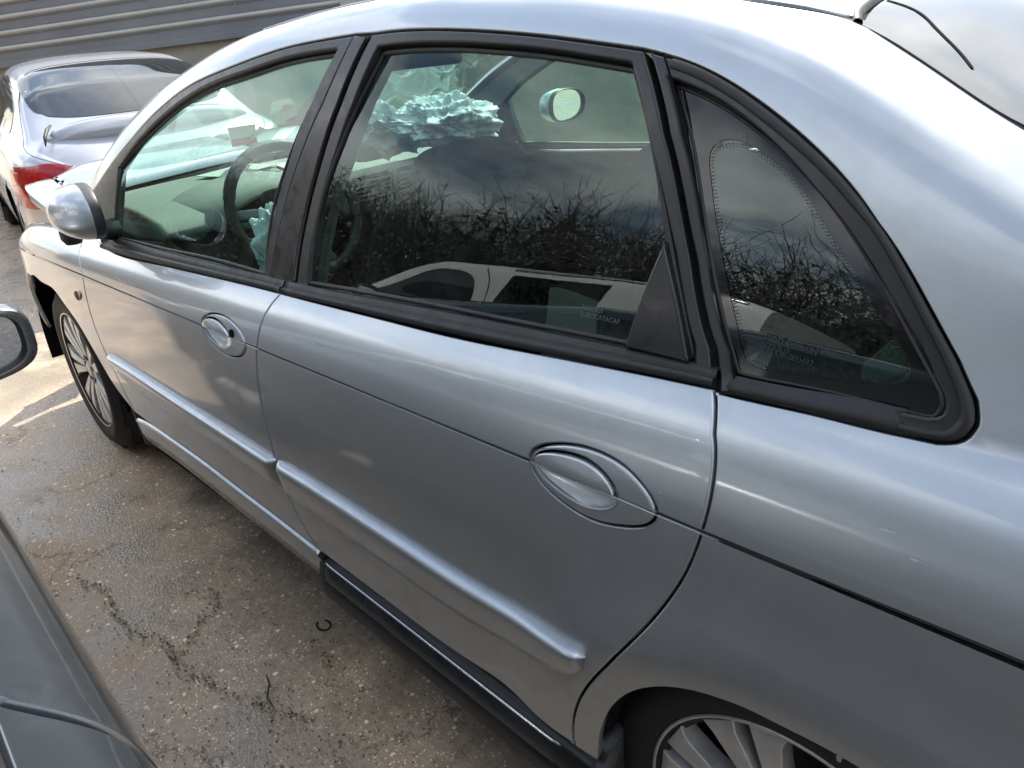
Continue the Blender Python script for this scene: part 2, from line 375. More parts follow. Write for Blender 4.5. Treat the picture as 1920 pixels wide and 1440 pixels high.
def ribbon(name,fn,top,low,prof,m,parent,n=None,taper=0,mirror=False,**p):
    """lofted strip between two curves, prof = [(t from low to top, height)]"""
    top=np.asarray(top);low=np.asarray(low)
    if np.linalg.norm(top[0]-low[0])>np.linalg.norm(top[0]-low[-1]): low=low[::-1]
    def rs(C,n):
        L=np.r_[0,np.cumsum(np.linalg.norm(np.diff(C,axis=0),axis=1))];u=np.linspace(0,L[-1],n);return np.stack([np.interp(u,L,C[:,0]),np.interp(u,L,C[:,1])],1)
    if n is None: n=max(8,int(np.linalg.norm(np.diff(top,axis=0),axis=1).sum()/.015))
    T=rs(top,n);Lw=rs(low,n);k=len(prof);V=np.zeros((n,k,3))
    u=np.linspace(0,1,n); Ltot=np.linalg.norm(np.diff(T,axis=0),axis=1).sum()
    tp=np.ones(n)
    if taper: dd=np.minimum(u,1-u)*Ltot; tp=np.sqrt(np.clip(1-(1-np.clip(dd/taper,0,1))**2,0,1))
    for j,(t,h) in enumerate(prof):
        q=Lw+(T-Lw)*t; nn,_,_=nrm_of(fn,q[:,0],q[:,1]); V[:,j]=fn(q[:,0],q[:,1])+nn*(h*(tp if h>0 else np.ones(len(tp))))[:,None] if taper else fn(q[:,0],q[:,1])+nn*h
    F=[]
    for i in range(n-1):
        for j in range(k-1): F.append((i*k+j,i*k+j+1,(i+1)*k+j+1,(i+1)*k+j))
    F+= [tuple(range(k)),tuple(range((n-1)*k,n*k))[::-1]]
    V=V.reshape(-1,3); ni=nrm_of(fn,*T[n//2])[0]
    f=F[(n//2)*(k-1)+(k-1)//2]; g=np.cross(V[f[1]]-V[f[0]],V[f[3]]-V[f[0]])
    if g@ni<0: F=[t[::-1] for t in F]
    return mesh_obj(name,V,F,m,parent,True,mirror=mirror,**p)
def bead(name,fn,curve,w,h,m,parent,off=0,closed=False,mirror=False,n=5,mb=None,**p):
    C=np.asarray(curve); d=np.gradient(C,axis=0) if not closed else (np.roll(C,-1,0)-np.roll(C,1,0)); d/=np.linalg.norm(d,axis=1,keepdims=True)+1e-12
    sd=np.stack([-d[:,1],d[:,0]],1); V=[]
    for k in range(n):
        a=PI*k/(n-1); q=C+sd*(math.cos(a)*w/2); nn,_,_=nrm_of(fn,q[:,0],q[:,1]); V.append(fn(q[:,0],q[:,1])+nn*(off+h*math.sin(a)))
    V=np.stack(V,1); m_=len(C); F=[]
    for i in range(m_ if closed else m_-1):
        for k in range(n-1): F.append((i*n+k,i*n+k+1,((i+1)%m_)*n+k+1,((i+1)%m_)*n+k))
    V=V.reshape(-1,3); i=m_//2; f=F[min(len(F)-1,i*(n-1)+1)]; g=np.cross(V[f[1]]-V[f[0]],V[f[3]]-V[f[0]])
    if g@nrm_of(fn,*C[i])[0]<0: F=[t[::-1] for t in F]
    if mb is not None: mb.add(V.tolist(),F); return
    return mesh_obj(name,V,F,m,parent,True,mirror=mirror,**p)

# ---------------------------------------------------------------- body surface of the hatchback
XS=np.arange(-1.05,3.83,0.01)
def curve(pts,sg=0.09):
    pts=sorted(pts);x=[a for a,b in pts];y=[b for a,b in pts]
    g=np.arange(-1.8,4.6,0.01);v=np.interp(g,x,y)
    k=int(4*sg/0.01);w=np.exp(-0.5*(np.arange(-k,k+1)*0.01/sg)**2);w/=w.sum()
    v=np.convolve(np.pad(v,k,mode='edge'),w,'valid')
    return np.interp(XS,g,v)
Wd=curve([(-1.8,.30),(-1.0,.60),(-.93,.70),(-.8,.80),(-.5,.857),(-.1,.873),(.6,.880),(1.6,.880),(2.3,.872),(2.8,.850),(3.1,.800),(3.4,.70),(3.6,.58),(3.72,.38),(4.5,.1)])
Zb=curve([(-1.8,.90),(-.9,.93),(-.5,.98),(-.15,1.005),(.1,1.005),(.9,.955),(1.9,.905),(2.3,.885),(2.7,.865),(3.0,.83),(3.3,.755),(3.55,.65),(3.75,.50),(4.5,.4)])
Zc=curve([(-1.8,.80),(-.93,.93),(-.7,.99),(-.5,1.06),(-.3,1.14),(-.1,1.23),(0,1.28),(.1,1.335),(.25,1.378),(.5,1.41),(.8,1.425),(1.1,1.412),(1.35,1.388),(1.5,1.362),(1.65,1.325),(1.8,1.283),(2.0,1.205),(2.2,1.105),(2.35,1.02),(2.5,.955),(2.8,.91),(3.1,.86),(3.4,.765),(3.6,.65),(3.75,.5),(4.5,.4)],.05)
Yc=curve([(-1.8,.55),(-.9,.68),(-.5,.72),(-.3,.72),(-.1,.70),(.1,.65),(.5,.605),(1.0,.598),(1.3,.61),(1.6,.625),(2.0,.66),(2.3,.69),(2.5,.62),(3.0,.55),(3.5,.42),(3.75,.2),(4.5,.1)])
Zr=curve([(-1.8,.82),(-.93,.96),(-.7,1.03),(-.5,1.10),(-.3,1.185),(-.1,1.28),(.1,1.375),(.25,1.408),(.5,1.435),(.9,1.452),(1.3,1.435),(1.5,1.41),(1.7,1.355),(2.0,1.245),(2.2,1.155),(2.4,1.06),(2.55,.99),(2.8,.955),(3.2,.89),(3.5,.77),(3.7,.55),(4.5,.4)],.05)
one=np.ones_like(XS)
gh=np.clip((Zc-Zb)/.42,0,1)      # greenhouse fullness
K=[(Wd-.085,.17*one),(Wd-.045,.23*one),(Wd-.022,.33*one),(Wd-.004,.47*one),(Wd+.001,.60*one),
   (Wd-.001,.42*Zb+.58*.60+.0*one),(Wd-.006,.76*Zb+.24*.60),(Wd-.028,Zb-.026),
   (Wd-.070,Zb+.006),
   (Wd-.070+(Yc+.035-(Wd-.070))*.09+.0055*gh,Zb+(Zc-.03-Zb)*.10),
   (Wd-.070+(Yc+.035-(Wd-.072))*.34,Zb+(Zc-.03-Zb)*.36),
   (Wd-.070+(Yc+.035-(Wd-.070))*.74+.0145*gh,Zb+(Zc-.03-Zb)*.74),
   (Yc+.040,Zc-.030),(Yc+.008,Zc-.002),(Yc-.045,Zc+.012),
   (Yc*.62,Zc+(Zr-Zc)*.60),(Yc*.30,Zc+(Zr-Zc)*.93),(0*one,Zr),(-Yc*.30,Zc+(Zr-Zc)*.93),]
CY=np.stack([k[0] for k in K]);CZ=np.stack([k[1] for k in K])   # (nk, nx)
# nominal arc-length knots for v
SV=np.array([0,.06,.16,.30,.43,.55,.68,.79,.845,.88,.98,1.11,1.20,1.24,1.30,1.47,1.63,1.78])
VV=np.arange(18.)
SMAX=1.78
def _raw(x,s):
    x=np.asarray(x,float);s=np.asarray(s,float)
    v=np.clip(np.interp(s,SV,VV),0,16.9999)
    i=np.floor(v).astype(int);t=v-i
    fx=np.clip((x-XS[0])/.01,0,len(XS)-1.001);ix=fx.astype(int);tx=fx-ix
    b=((1-t)**3/6,(3*t**3-6*t**2+4)/6,(-3*t**3+3*t**2+3*t+1)/6,t**3/6)
    y=0;z=0
    for j in range(4):
        kk=np.clip(i-1+j,-1,17);
        def g(C):
            k0=np.where(kk<0,0,kk);a=C[k0,ix]*(1-tx)+C[k0,np.minimum(ix+1,len(XS)-1)]*tx
            return a
        yy=g(CY);zz=g(CZ)
        # virtual control below the sill
        yy=np.where(kk<0,yy-.07,yy);zz=np.where(kk<0,zz-.03,zz)
        y=y+b[j]*yy;z=z+b[j]*zz
    return y,z
def surf(x,s):
    y,z=_raw(x,s)
    x=np.asarray(x,float)+0*y
    # rear wheel-arch flare
    for cx,R0,a,w in ((-.06,.425,.019,.082),(2.76,.375,.008,.05)):
        r=np.hypot(x-cx,z-.30);y=y+a*np.exp(-((r-R0)/w)**2)*np.clip((.84-z)/.22,0,1)**2*(3-2*np.clip((.84-z)/.22,0,1))
    return np.stack([x,y,z],-1)
def nrm(x,s):
    e=.004
    a=surf(x+e,s)-surf(x-e,s);b=surf(x,s+e)-surf(x,s-e)
    n=np.cross(b,a);n/=np.linalg.norm(n,axis=-1,keepdims=True)+1e-12
    return n

def gsurf(x,s,bul=.010):
    x=np.asarray(x,float)+0*np.asarray(s,float);s=np.asarray(s,float)+0*x
    A=surf(x,.875+0*s);B=surf(x,1.185+0*s);t=((s-.875)/.31)[...,None]
    P=A+(B-A)*t;P[...,1]+=(bul*4*t*(1-t)+.005*(1-2*t))[...,0]
    return P
def gnrm(x,s):
    e=.004
    a=gsurf(x+e,s)-gsurf(x-e,s);b=gsurf(x,s+e)-gsurf(x,s-e)
    n=np.cross(b,a);return n/np.linalg.norm(n,axis=-1,keepdims=True)

# outlines of panels on that surface, (x, s)
D={
'gapA':[(2.3713, 1.0121), (2.2529, 0.8869), (2.1812, 0.8237), (2.0997, 0.6786), (2.112, 0.5752), (2.113, 0.4772), (2.0762, 0.386), (2.0473, 0.3016), (2.0415, 0.2286)],
'sillF':[(2.0415, 0.2286), (1.9366, 0.2268), (1.6048, 0.241), (1.3699, 0.23), (1.197, 0.2233), (1.0275, 0.2116)],
'gapB':[(1.0359, 0.8328), (1.0498, 0.8139), (1.0562, 0.7774), (1.0679, 0.7133), (1.0825, 0.6614), (1.1013, 0.5723), (1.106, 0.5053), (1.102, 0.4369), (1.0973, 0.3633), (1.0723, 0.2844), (1.0275, 0.2116)],
'sillR':[(1.0275, 0.2116), (0.8355, 0.2053), (0.5982, 0.1983), (0.3838, 0.2196), (0.3091, 0.2059)],
'gapC':[(0.1272, 0.8428), (0.1071, 0.798), (0.0972, 0.7485), (0.0947, 0.6955), (0.0996, 0.6529), (0.1097, 0.6061), (0.1261, 0.5607), (0.1661, 0.5011), (0.2077, 0.4508), (0.2541, 0.3821), (0.2853, 0.3143), (0.3015, 0.2554), (0.3074, 0.1998)],
'beltF':[(2.0544, 0.8456), (1.8961, 0.823), (1.4997, 0.828), (1.1332, 0.8328), (1.0359, 0.8328)],
'beltR':[(1.0359, 0.8328), (0.7393, 0.8309), (0.5286, 0.8291), (0.3134, 0.836), (0.1272, 0.8428)],
'qbelt':[(0.1206, 0.8381), (0.0753, 0.8402), (0.0144, 0.8453), (-0.041, 0.848), (-0.0913, 0.8527)],
'qtail':[(-0.0913, 0.8527), (-0.105, 0.8559), (-0.1115, 0.8639), (-0.116, 0.8778), (-0.1155, 0.909), (-0.1102, 0.9368)],
'qtop':[(-0.1102, 0.9368), (-0.096, 0.9671), (-0.0747, 1.0057), (-0.0541, 1.0387), (-0.029, 1.0742), (-0.0007, 1.1058), (0.0281, 1.1232), (0.0601, 1.1358), (0.0926, 1.1452), (0.1337, 1.1557), (0.1735, 1.1662), (0.2139, 1.1744), (0.2564, 1.1803), (0.2903, 1.1816), (0.3184, 1.1844)],
'dloR':[(0.3184, 1.1844), (0.4093, 1.1848), (0.5064, 1.186), (0.6615, 1.1916), (0.7881, 1.1921), (0.8788, 1.1922)],
'dloF':[(0.93, 1.1955), (1.0181, 1.1953), (1.0945, 1.1947), (1.1722, 1.1944), (1.2608, 1.19), (1.3489, 1.1849), (1.4483, 1.1841), (1.5911, 1.184), (1.7231, 1.1695), (1.8505, 1.1493), (1.975, 1.1322), (2.0905, 1.115), (2.1871, 1.0929)],
'sail':[(2.1871, 1.0929), (2.1058, 0.9639), (2.0544, 0.8456)],
'qglass_top':[(0.2687, 1.1576), (0.2352, 1.1553), (0.1935, 1.1487), (0.1532, 1.1379), (0.1132, 1.1244), (0.0756, 1.1108), (0.0426, 1.0916), (0.0167, 1.0698), (-0.0088, 1.0437), (-0.0342, 1.0111), (-0.0556, 0.9774), (-0.0738, 0.9488), (-0.0842, 0.9255)],
'qglass_tail':[(-0.0842, 0.9255), (-0.0884, 0.9072), (-0.0848, 0.883), (-0.0763, 0.8791)],
'qglass_low':[(-0.0763, 0.8791), (-0.0607, 0.8771), (-0.0076, 0.8724), (0.0504, 0.8651), (0.0884, 0.8608), (0.1093, 0.8608)],
'qglass_front':[(0.1093, 0.8608), (0.1555, 0.9583), (0.1929, 1.0386), (0.2252, 1.1052), (0.2476, 1.1325), (0.2683, 1.1577)],
'qband':[(0.1122, 0.8601), (0.158, 0.9576), (0.1955, 1.038), (0.2279, 1.1046), (0.2504, 1.1321), (0.29, 1.1829)],
'gapCup':[(0.3169, 1.1846), (0.2896, 1.1505), (0.2655, 1.122), (0.2422, 1.0844), (0.199, 0.9949), (0.1342, 0.859)],
'rglass_top':[(0.8507, 1.1698), (0.7612, 1.1717), (0.6507, 1.1726), (0.5503, 1.1699), (0.4592, 1.1683), (0.3913, 1.167), (0.3305, 1.1661)],
'rglass_back':[(0.3305, 1.1661), (0.2965, 1.1261), (0.2651, 1.0783), (0.2249, 1.0016), (0.1653, 0.8777)],
'rglass_low':[(0.161, 0.8647), (0.2535, 0.8638), (0.3243, 0.8627), (0.4482, 0.8607), (0.5967, 0.8599), (0.77, 0.8576), (0.9618, 0.8542)],
'rglass_front':[(0.9618, 0.8542), (0.9647, 0.9138), (0.9593, 0.9578), (0.948, 0.9981), (0.9277, 1.0354), (0.912, 1.0732), (0.891, 1.1131), (0.8654, 1.1434), (0.8507, 1.1698)],
'tri':[(0.2242, 0.9954), (0.239, 0.9336), (0.2524, 0.8606), (0.1608, 0.8596), (0.1869, 0.9255)],
'bp_front':[(0.9269, 1.1938), (0.9504, 1.1482), (0.9854, 1.1113), (1.0153, 1.072), (1.0365, 1.0375), (1.0645, 0.9907), (1.0809, 0.9374), (1.0905, 0.8883), (1.0907, 0.8513)],
'bp_back':[(0.8838, 1.19), (0.908, 1.1482), (0.9339, 1.1142), (0.9559, 1.0736), (0.972, 1.0387), (0.99, 0.9881), (1.0017, 0.9454), (1.0044, 0.8873), (1.0026, 0.8517)],
'bp_mid':[(0.879, 1.1896), (0.9032, 1.148), (0.929, 1.1141), (0.9509, 1.0736), (0.9668, 1.0387), (0.9847, 0.9883), (0.9963, 0.9457), (0.9989, 0.8879), (0.9968, 0.8515)],
'fglass_top':[(0.974, 1.1751), (1.0303, 1.1754), (1.0985, 1.175), (1.1728, 1.1741), (1.2504, 1.1694), (1.3347, 1.1658), (1.4543, 1.1646), (1.5777, 1.1587), (1.6821, 1.1489), (1.7833, 1.133), (1.8764, 1.1193), (1.9579, 1.0918)],
'fglass_front':[(1.9574, 1.0891), (1.9615, 0.9995), (1.9532, 0.8668)],
'fglass_low':[(1.9532, 0.8668), (1.6278, 0.8589), (1.3393, 0.8576), (1.1194, 0.852)],
'fglass_back':[(1.1194, 0.852), (1.1212, 0.9041), (1.1145, 0.9576), (1.102, 0.9899), (1.0812, 1.0265), (1.0581, 1.0771), (1.0149, 1.1267), (0.974, 1.1751)],
'crease':[(2.6122, 0.6554), (2.0991, 0.6811), (1.5915, 0.6743), (1.3227, 0.6708), (1.082, 0.6645), (0.6428, 0.6593), (0.3548, 0.65), (0.1606, 0.6428), (0.1021, 0.6423), (-0.0087, 0.6448), (-0.1083, 0.6469), (-0.1994, 0.6488)],
'hatch':[(0.2259, 1.275), (0.1703, 1.29), (0.112, 1.3071), (0.0937, 1.3), (0.0512, 1.2968), (0.0094, 1.2951), (-0.0315, 1.2911), (-0.0712, 1.2906)],
'archF':[(2.6199, 0.5404), (2.482, 0.5396), (2.3935, 0.5055), (2.2815, 0.4528), (2.2002, 0.371), (2.1332, 0.2862), (2.0415, 0.2286)],
'archR':[(0.2678, 0.1871), (0.2539, 0.2625), (0.2307, 0.3331), (0.2012, 0.3862), (0.171, 0.4203), (0.1439, 0.4396), (0.1062, 0.457), (0.0713, 0.4664), (0.0273, 0.4736), (-0.0141, 0.475), (-0.0526, 0.4773), (-0.0897, 0.4779)],
'hR_out':[(0.3547, 0.6544), (0.3455, 0.6733), (0.3059, 0.6934), (0.256, 0.7018), (0.2082, 0.693), (0.1728, 0.6673), (0.1606, 0.6436), (0.1706, 0.6232), (0.2082, 0.6059), (0.2613, 0.5979), (0.3183, 0.6114), (0.3475, 0.6311)],
'hR_in':[(0.3491, 0.6582), (0.3363, 0.6711), (0.3009, 0.6828), (0.2545, 0.6824), (0.2255, 0.6639), (0.2161, 0.6419), (0.2284, 0.6263), (0.2612, 0.6161), (0.3045, 0.622), (0.3362, 0.6368)],
'hF_out':[(1.3218, 0.6762), (1.3009, 0.7038), (1.2513, 0.7229), (1.1867, 0.7183), (1.1418, 0.6903), (1.1266, 0.6569), (1.1541, 0.6258), (1.2047, 0.6116), (1.2615, 0.6153), (1.3073, 0.6376)],
'hF_in':[(1.3164, 0.6776), (1.2883, 0.7001), (1.2435, 0.7042), (1.2041, 0.6857), (1.1891, 0.6615), (1.2063, 0.6377), (1.2473, 0.6288), (1.2927, 0.6442)],
'stripF_top':[(2.053, 0.4214), (1.8277, 0.4244), (1.5242, 0.4229), (1.2785, 0.4207), (1.0978, 0.4182)],
'stripF_low':[(1.1085, 0.3494), (1.3147, 0.3561), (1.5717, 0.353), (1.8861, 0.3541), (2.0616, 0.3829)],
'stripR_top':[(1.0875, 0.4219), (0.9299, 0.4235), (0.6803, 0.4192), (0.4809, 0.4157), (0.3161, 0.4267), (0.2677, 0.4318), (0.2559, 0.4267)],
'stripR_low':[(0.2595, 0.4092), (0.2742, 0.3891), (0.2946, 0.3797), (0.3648, 0.3596), (0.496, 0.3336), (0.7046, 0.3339), (0.9631, 0.341), (1.0946, 0.3511)],
'silver_sill_low':[(2.1479, 0.0854), (2.0496, 0.0975), (1.8256, 0.1314), (1.6077, 0.117), (1.3127, 0.1134), (1.109, 0.0842)],
'sideind':[(2.2068, 0.5918), (2.1754, 0.6025), (2.151, 0.595), (2.1592, 0.5753), (2.1935, 0.5545), (2.2201, 0.5587)],
'lock':[(1.179, 0.6815)],
'oval_lock':[(1.179, 0.6815)],
'glassmark':[(0.0939, 0.9108)],
'glassmark2':[(0.2874, 0.8783)],
'st_top':[(1.0308, 0.1952), (0.7639, 0.1606), (0.5247, 0.1586), (0.3181, 0.1705)],
'st_low':[(1.068, 0.147), (0.7827, 0.1252), (0.5951, 0.093), (0.4074, 0.1031), (0.3381, 0.1292)],
'sl_low':[(1.1087, 0.0907), (0.8923, 0.0402), (0.6761, 0.05), (0.4979, 0.05), (0.4088, 0.0606)],
'sl_top':[(1.0036, 0.2218), (0.7185, 0.2117), (0.4683, 0.2055), (0.3109, 0.2059)],
'star':[(0.0849, 0.4993)],
'scr_a_thick':[(1.8318, 0.7283), (1.7512, 0.7248), (1.6797, 0.7298)],
'scr_b':[(1.6909, 0.7343), (1.6379, 0.7258), (1.5714, 0.7132), (1.45, 0.7117), (1.3345, 0.7096), (1.2631, 0.7095)],
'scr_c':[(1.7434, 0.7195), (1.6646, 0.7173), (1.6038, 0.7141)],
'scr_glint_d':[(0.1604, 0.675), (0.1541, 0.6753), (0.1472, 0.6766)],
'scr_glint_e':[(-0.0671, 0.732), (-0.0762, 0.7335), (-0.0862, 0.7342)],
'scr_glint_f':[(-0.1005, 0.7105), (-0.1071, 0.711), (-0.1144, 0.7119)],
'scr_reflect_g':[(0.9254, 0.7334), (0.8898, 0.7342), (0.8381, 0.7309), (0.7893, 0.7304)],
'smudge_a':[(0.1757, 1.1282), (0.1663, 1.1319), (0.1588, 1.1252), (0.1581, 1.1152), (0.166, 1.1152), (0.171, 1.1222)],
'smudge_b':[(0.1984, 1.111), (0.1944, 1.1153), (0.1881, 1.1108), (0.1926, 1.1042)],
'scuff1':[(1.8204, 0.731), (1.6788, 0.7207)],
'dots':[(0.1976, 1.1022), (0.1853, 1.1127), (0.1628, 1.1155), (0.1456, 1.1129), (0.0984, 1.0997), (0.0558, 1.0664), (0.015, 1.0291), (-0.018, 0.9906), (-0.0436, 0.9594), (-0.051, 0.9453), (-0.0518, 0.9254), (-0.0278, 0.9069), (0.0431, 0.8854), (0.0947, 0.8794), (0.1018, 0.8853), (0.1183, 0.9244), (0.1513, 0.995), (0.1842, 1.0661)],
}
MIRP=(1.85,.89,1.040);MIRR=(0,0,1.42);MIRL,MIRH,MIRD=.205,.125,.078
SWC=(1.74,.37,.93)
VX,VZ=1.80,.925
AB1=(1.80,-.27,1.075);AB2=(1.86,-.06,1.08);AB3=(1.62,.50,.86)
STK=[('paper',False,[(2.21,1.56),(2.226,1.64),(2.40,1.70),(2.385,1.62)]),('pink',False,[(2.32,1.602),(2.335,1.672),(2.40,1.70),(2.385,1.62)]),('cream',False,[(2.36,1.66),(2.24,1.655),(2.29,1.69)]),('pink',False,[(2.19,1.72),(2.20,1.765),(2.255,1.775),(2.245,1.735)]),('paper',False,[(2.15,1.67),(2.14,1.72),(2.20,1.765),(2.25,1.70)]),('paper',True,[(2.24,1.76),(2.23,1.70),(2.33,1.70),(2.34,1.76)])]
TTX,TTY,TTR=4.80,-.54,-9
NBX,NBY=0.0,2.268
NGAP=(.42,.46)
NML,NMH=.20,.120
NMC=(1.10,-.80,1.002);NMR=(0,-.16,.04)
VNX,VNY=1.45,4.30
BDX,BDY,BDR=11.0,-1.2,-62
CLZ,CLP,CLY=1.335,.157,-4.79
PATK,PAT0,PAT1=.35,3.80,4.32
HH,HY=3.75,5.8
SILL=""
# ---------------------------------------------------------------- the silver hatchback
def arr(k): return np.array(D[k])
sp=lambda k,d=.008: spl(D[k],d,it=30 if k in ('qtop','dloR','dloF','rglass_top','rglass_front','rglass_back','fglass_top','fglass_back','bp_front','bp_back','bp_mid','qglass_top','gapCup','qband','qglass_front','gapA','gapB','gapC') else 4)
car=empty('hatchback',(0,0,0),label='silver five-door hatchback in the foreground, seen from its left side, with deployed airbags inside',category='car')
_cx=np.array(sorted([tuple(p) for p in D['crease']]+[(-1.0,.655),(-.6,.652),(3.2,.655),(3.7,.66)]))
_cs=spl(_cx,.02)
def sc(x): return np.interp(x,_cs[:,0],_cs[:,1])
CREASE=(sc,.0025)
archR=spl(D['archR']+[(-.15-x,s) for x,s in reversed(D['archR'])],.01)
af=D['archF']                      # from the top of the arch back to the door
archF=spl([(2.72+(2.72-x)*.60,s) for x,s in reversed(af)]+[(2.72,.5525)]+list(af)[0:],.01)
gA,gB,gC=sp('gapA'),sp('gapB'),sp('gapC')
handleR=spl(D['hR_out'],.004,True); handleF=spl(D['hF_out'],.004,True)
def doors(mir):
    st=.03 if not mir else .06
    k={'mirror':mir}
    lab={} if not mir else {}
    fd=panel('front_door',surf,loop(gA[len(gA)//7:],sp('sillF'),gB[::-1],sp('beltF')[::-1],[gA[len(gA)//7]]),M['silver'],car,holes=[handleF] if not mir else [],step=st,split=CREASE,**k)
    rd=panel('rear_door',surf,loop(gB,sp('sillR'),gC[::-1],sp('beltR')[::-1]),M['silver'],car,holes=[handleR] if not mir else [],step=st,split=CREASE,**k)
    return fd,rd
fd,rd=doors(False); fdm,rdm=doors(True)
# side panel: rear wing, C pillar and roof rail in one pressing
hatch_edge=spl([D['hatch'][-1]]+D['hatch'][::-1][1:],.01)
rail_top=[(.30,1.262),(.5,1.262),(.8,1.262),(1.1,1.262),(1.4,1.250),(1.7,1.243),(2.0,1.238),(2.2,1.232),(2.33,1.225)]
tail=[(-.92,.10),(-.925,.5),(-.915,.9),(-.90,1.1),(-.86,1.24)]
hatch_low=[(-.86,1.24),(-.6,1.285),(-.3,1.29),(-.15,1.29)]
side_top=loop(spl(hatch_low+[tuple(p) for p in hatch_edge[:-1]]+[(.24,1.274)]+rail_top,.012))
qt=loop(sp('qbelt'),sp('qtail'),sp('qtop'))
for mir in (False,True):
    o=loop(gC[::-1], [D['qbelt'][0]], qt[1:], sp('dloR'), sp('dloF'), [(2.30,1.105)], [(2.33,1.225)], side_top[::-1], spl(tail,.02)[::-1], [(-.43,.10)], archR[::-1])
    panel('rear_wing',surf,o,M['silver'],car,split=CREASE,step=.028 if not mir else .06,mirror=mir)
    # front wing
    nose=[(3.52,.30),(3.56,.5),(3.56,.7)]
    top=spl([(3.56,.70),(3.3,.80),(3.0,.86),(2.7,.90),(2.45,.94),(2.33,1.0),(2.30,1.10)],.012)
    ff=loop(gA[::-1][:], [(2.30,1.10)], top[::-1], spl(nose,.02)[::-1], [(3.45,.2286)], archF)
    panel('front_wing',surf,ff,M['silver'],car,split=CREASE,step=.03 if not mir else .06,mirror=mir)
    # bumpers
    fb=loop([(3.45,.0),(3.72,.0)],[(3.72,.70)],[(3.57,.70)],[(3.57,.5)],[(3.53,.3)])
    panel('front_bumper',surf,fb,M['silver'],car,step=.05,mirror=mir)
# crease floor, both doors and wings, dark colour standing in for its shade
for mir in (False,True):
    xs_=np.arange(-.9,3.5,.02); c=np.stack([xs_,sc(xs_)],1)
    V=[];
    for dlt in (-.0045,.0045):
        n,_,_=nrm_of(surf,c[:,0],c[:,1]+dlt); V.append(surf(c[:,0],c[:,1]+dlt)-n*.0035)
    V=np.stack(V,1).reshape(-1,3); F=[(2*i,2*i+2,2*i+3,2*i+1) for i in range(len(xs_)-1)]
    mesh_obj('crease_groove',V,F,M['seam'],car,mirror=mir)
# roof skin, windscreen, tailgate glass
roof=loop(np.array([(x,s+.006) for x,s in side_top if x>-.05 and x<1.32]),[(1.30,1.5),(1.36,1.7),(1.37,SMAX)],[(.17,SMAX),(.15,1.6),(.12,1.42),(.118,1.318)])
roof=loop([(.122,1.315),(.17,1.295),(.24,1.278),(.30,1.2640)],spl([(.30,1.2640),(.5,1.2640),(.8,1.2640),(1.1,1.2640),(1.31,1.257)],.015),spl([(1.31,1.257),(1.36,1.45),(1.38,1.62),(1.385,SMAX-.001)],.03),spl([(.175,SMAX-.001),(.165,1.6),(.145,1.42),(.122,1.315)],.03))
ws=loop(spl([(1.34,1.262),(1.7,1.250),(2.0,1.245),(2.2,1.240),(2.30,1.235)],.02),spl([(2.30,1.235),(2.42,1.45),(2.47,1.62),(2.48,SMAX-.001)],.03),spl([(1.40,SMAX-.001),(1.395,1.62),(1.375,1.45),(1.34,1.262)],.03))
he=[tuple(p+np.array([-.0005,.0012])) for p in hatch_edge]
hg=loop(spl([(-.62,1.30),(-.3,1.302),(-.12,1.303)]+he[::3],.015),spl([(.112,1.325),(.138,1.42),(.158,1.6),(.168,SMAX-.001)],.03),spl([(-.66,SMAX-.001),(-.65,1.5),(-.62,1.30)],.03))
for mir in (False,True):
    panel('roof',surf,roof,M['silver'],car,step=.05,mirror=mir,off=.001,gap=.0003,r=.0006)
    panel('windscreen',surf,ws,M['glassw'],car,step=.05,mirror=mir,off=-.004,gap=.0003,r=.0003,depth=0)
    hgl=panel('tailgate_glass',surf,hg,M['wetglass'],car,step=.03,mirror=mir,off=-.001,gap=.0004,r=.0006,depth=.006)
    panel('tailgate',surf,loop([(-.64,1.30),(-.70,1.5),(-.72,SMAX-.001)],[(-.99,SMAX-.001),(-.99,1.3)],[(-.93,1.25),(-.87,1.26)]),M['silver'],car,step=.05,mirror=mir)
M['roofseal']=M['rubber']
def lift(x,s): 
    t=np.clip((x-2.45)/.50,0,1); return .125*t*t*(3-2*t)*(1-.25*np.clip((s-1.0)/.8,0,1))+.006*np.sin(x*19+s*8)*t
hood=loop(spl([(2.40,1.02),(2.55,.955),(2.75,.92),(2.88,.905),(2.92,.925)],.02),spl([(2.92,.925),(3.2,1.05),(3.56,1.3),(3.57,SMAX-.001)],.03),spl([(2.53,SMAX-.001),(2.49,1.6),(2.44,1.4),(2.38,1.15),(2.40,1.02)],.03))
for mir in (False,True):
    panel('bonnet',surf,hood,M['silver'],car,step=.05,mirror=mir,disp=lift,depth=.03,gap=.0004,r=.002,**({} if mir else {'label':'crumpled bonnet lifted at its front corner'}))
    panel('bonnet_frame',surf,inset(ccw(hood),.025)[0],M['primer'],car,step=.08,mirror=mir,disp=lambda x,s:lift(x,s)-.032,depth=.012)
# cowl and engine bay floor, bulkhead
b=MB(); b.box((2.9,0,.55),(1.15,1.25,.25)); b.box((2.42,0,.72),(.10,1.3,.40)); b.box((3.05,.35,.72),(.5,.3,.14)); b.box((2.8,-.3,.74),(.4,.4,.16))
for i in range(14): b.tube([(rng.uniform(2.6,3.3),rng.uniform(-.6,.72),rng.uniform(.66,.8)) for _ in range(3)],rng.uniform(.01,.03),6)
b.obj('engine_bay',M['dark'],car)
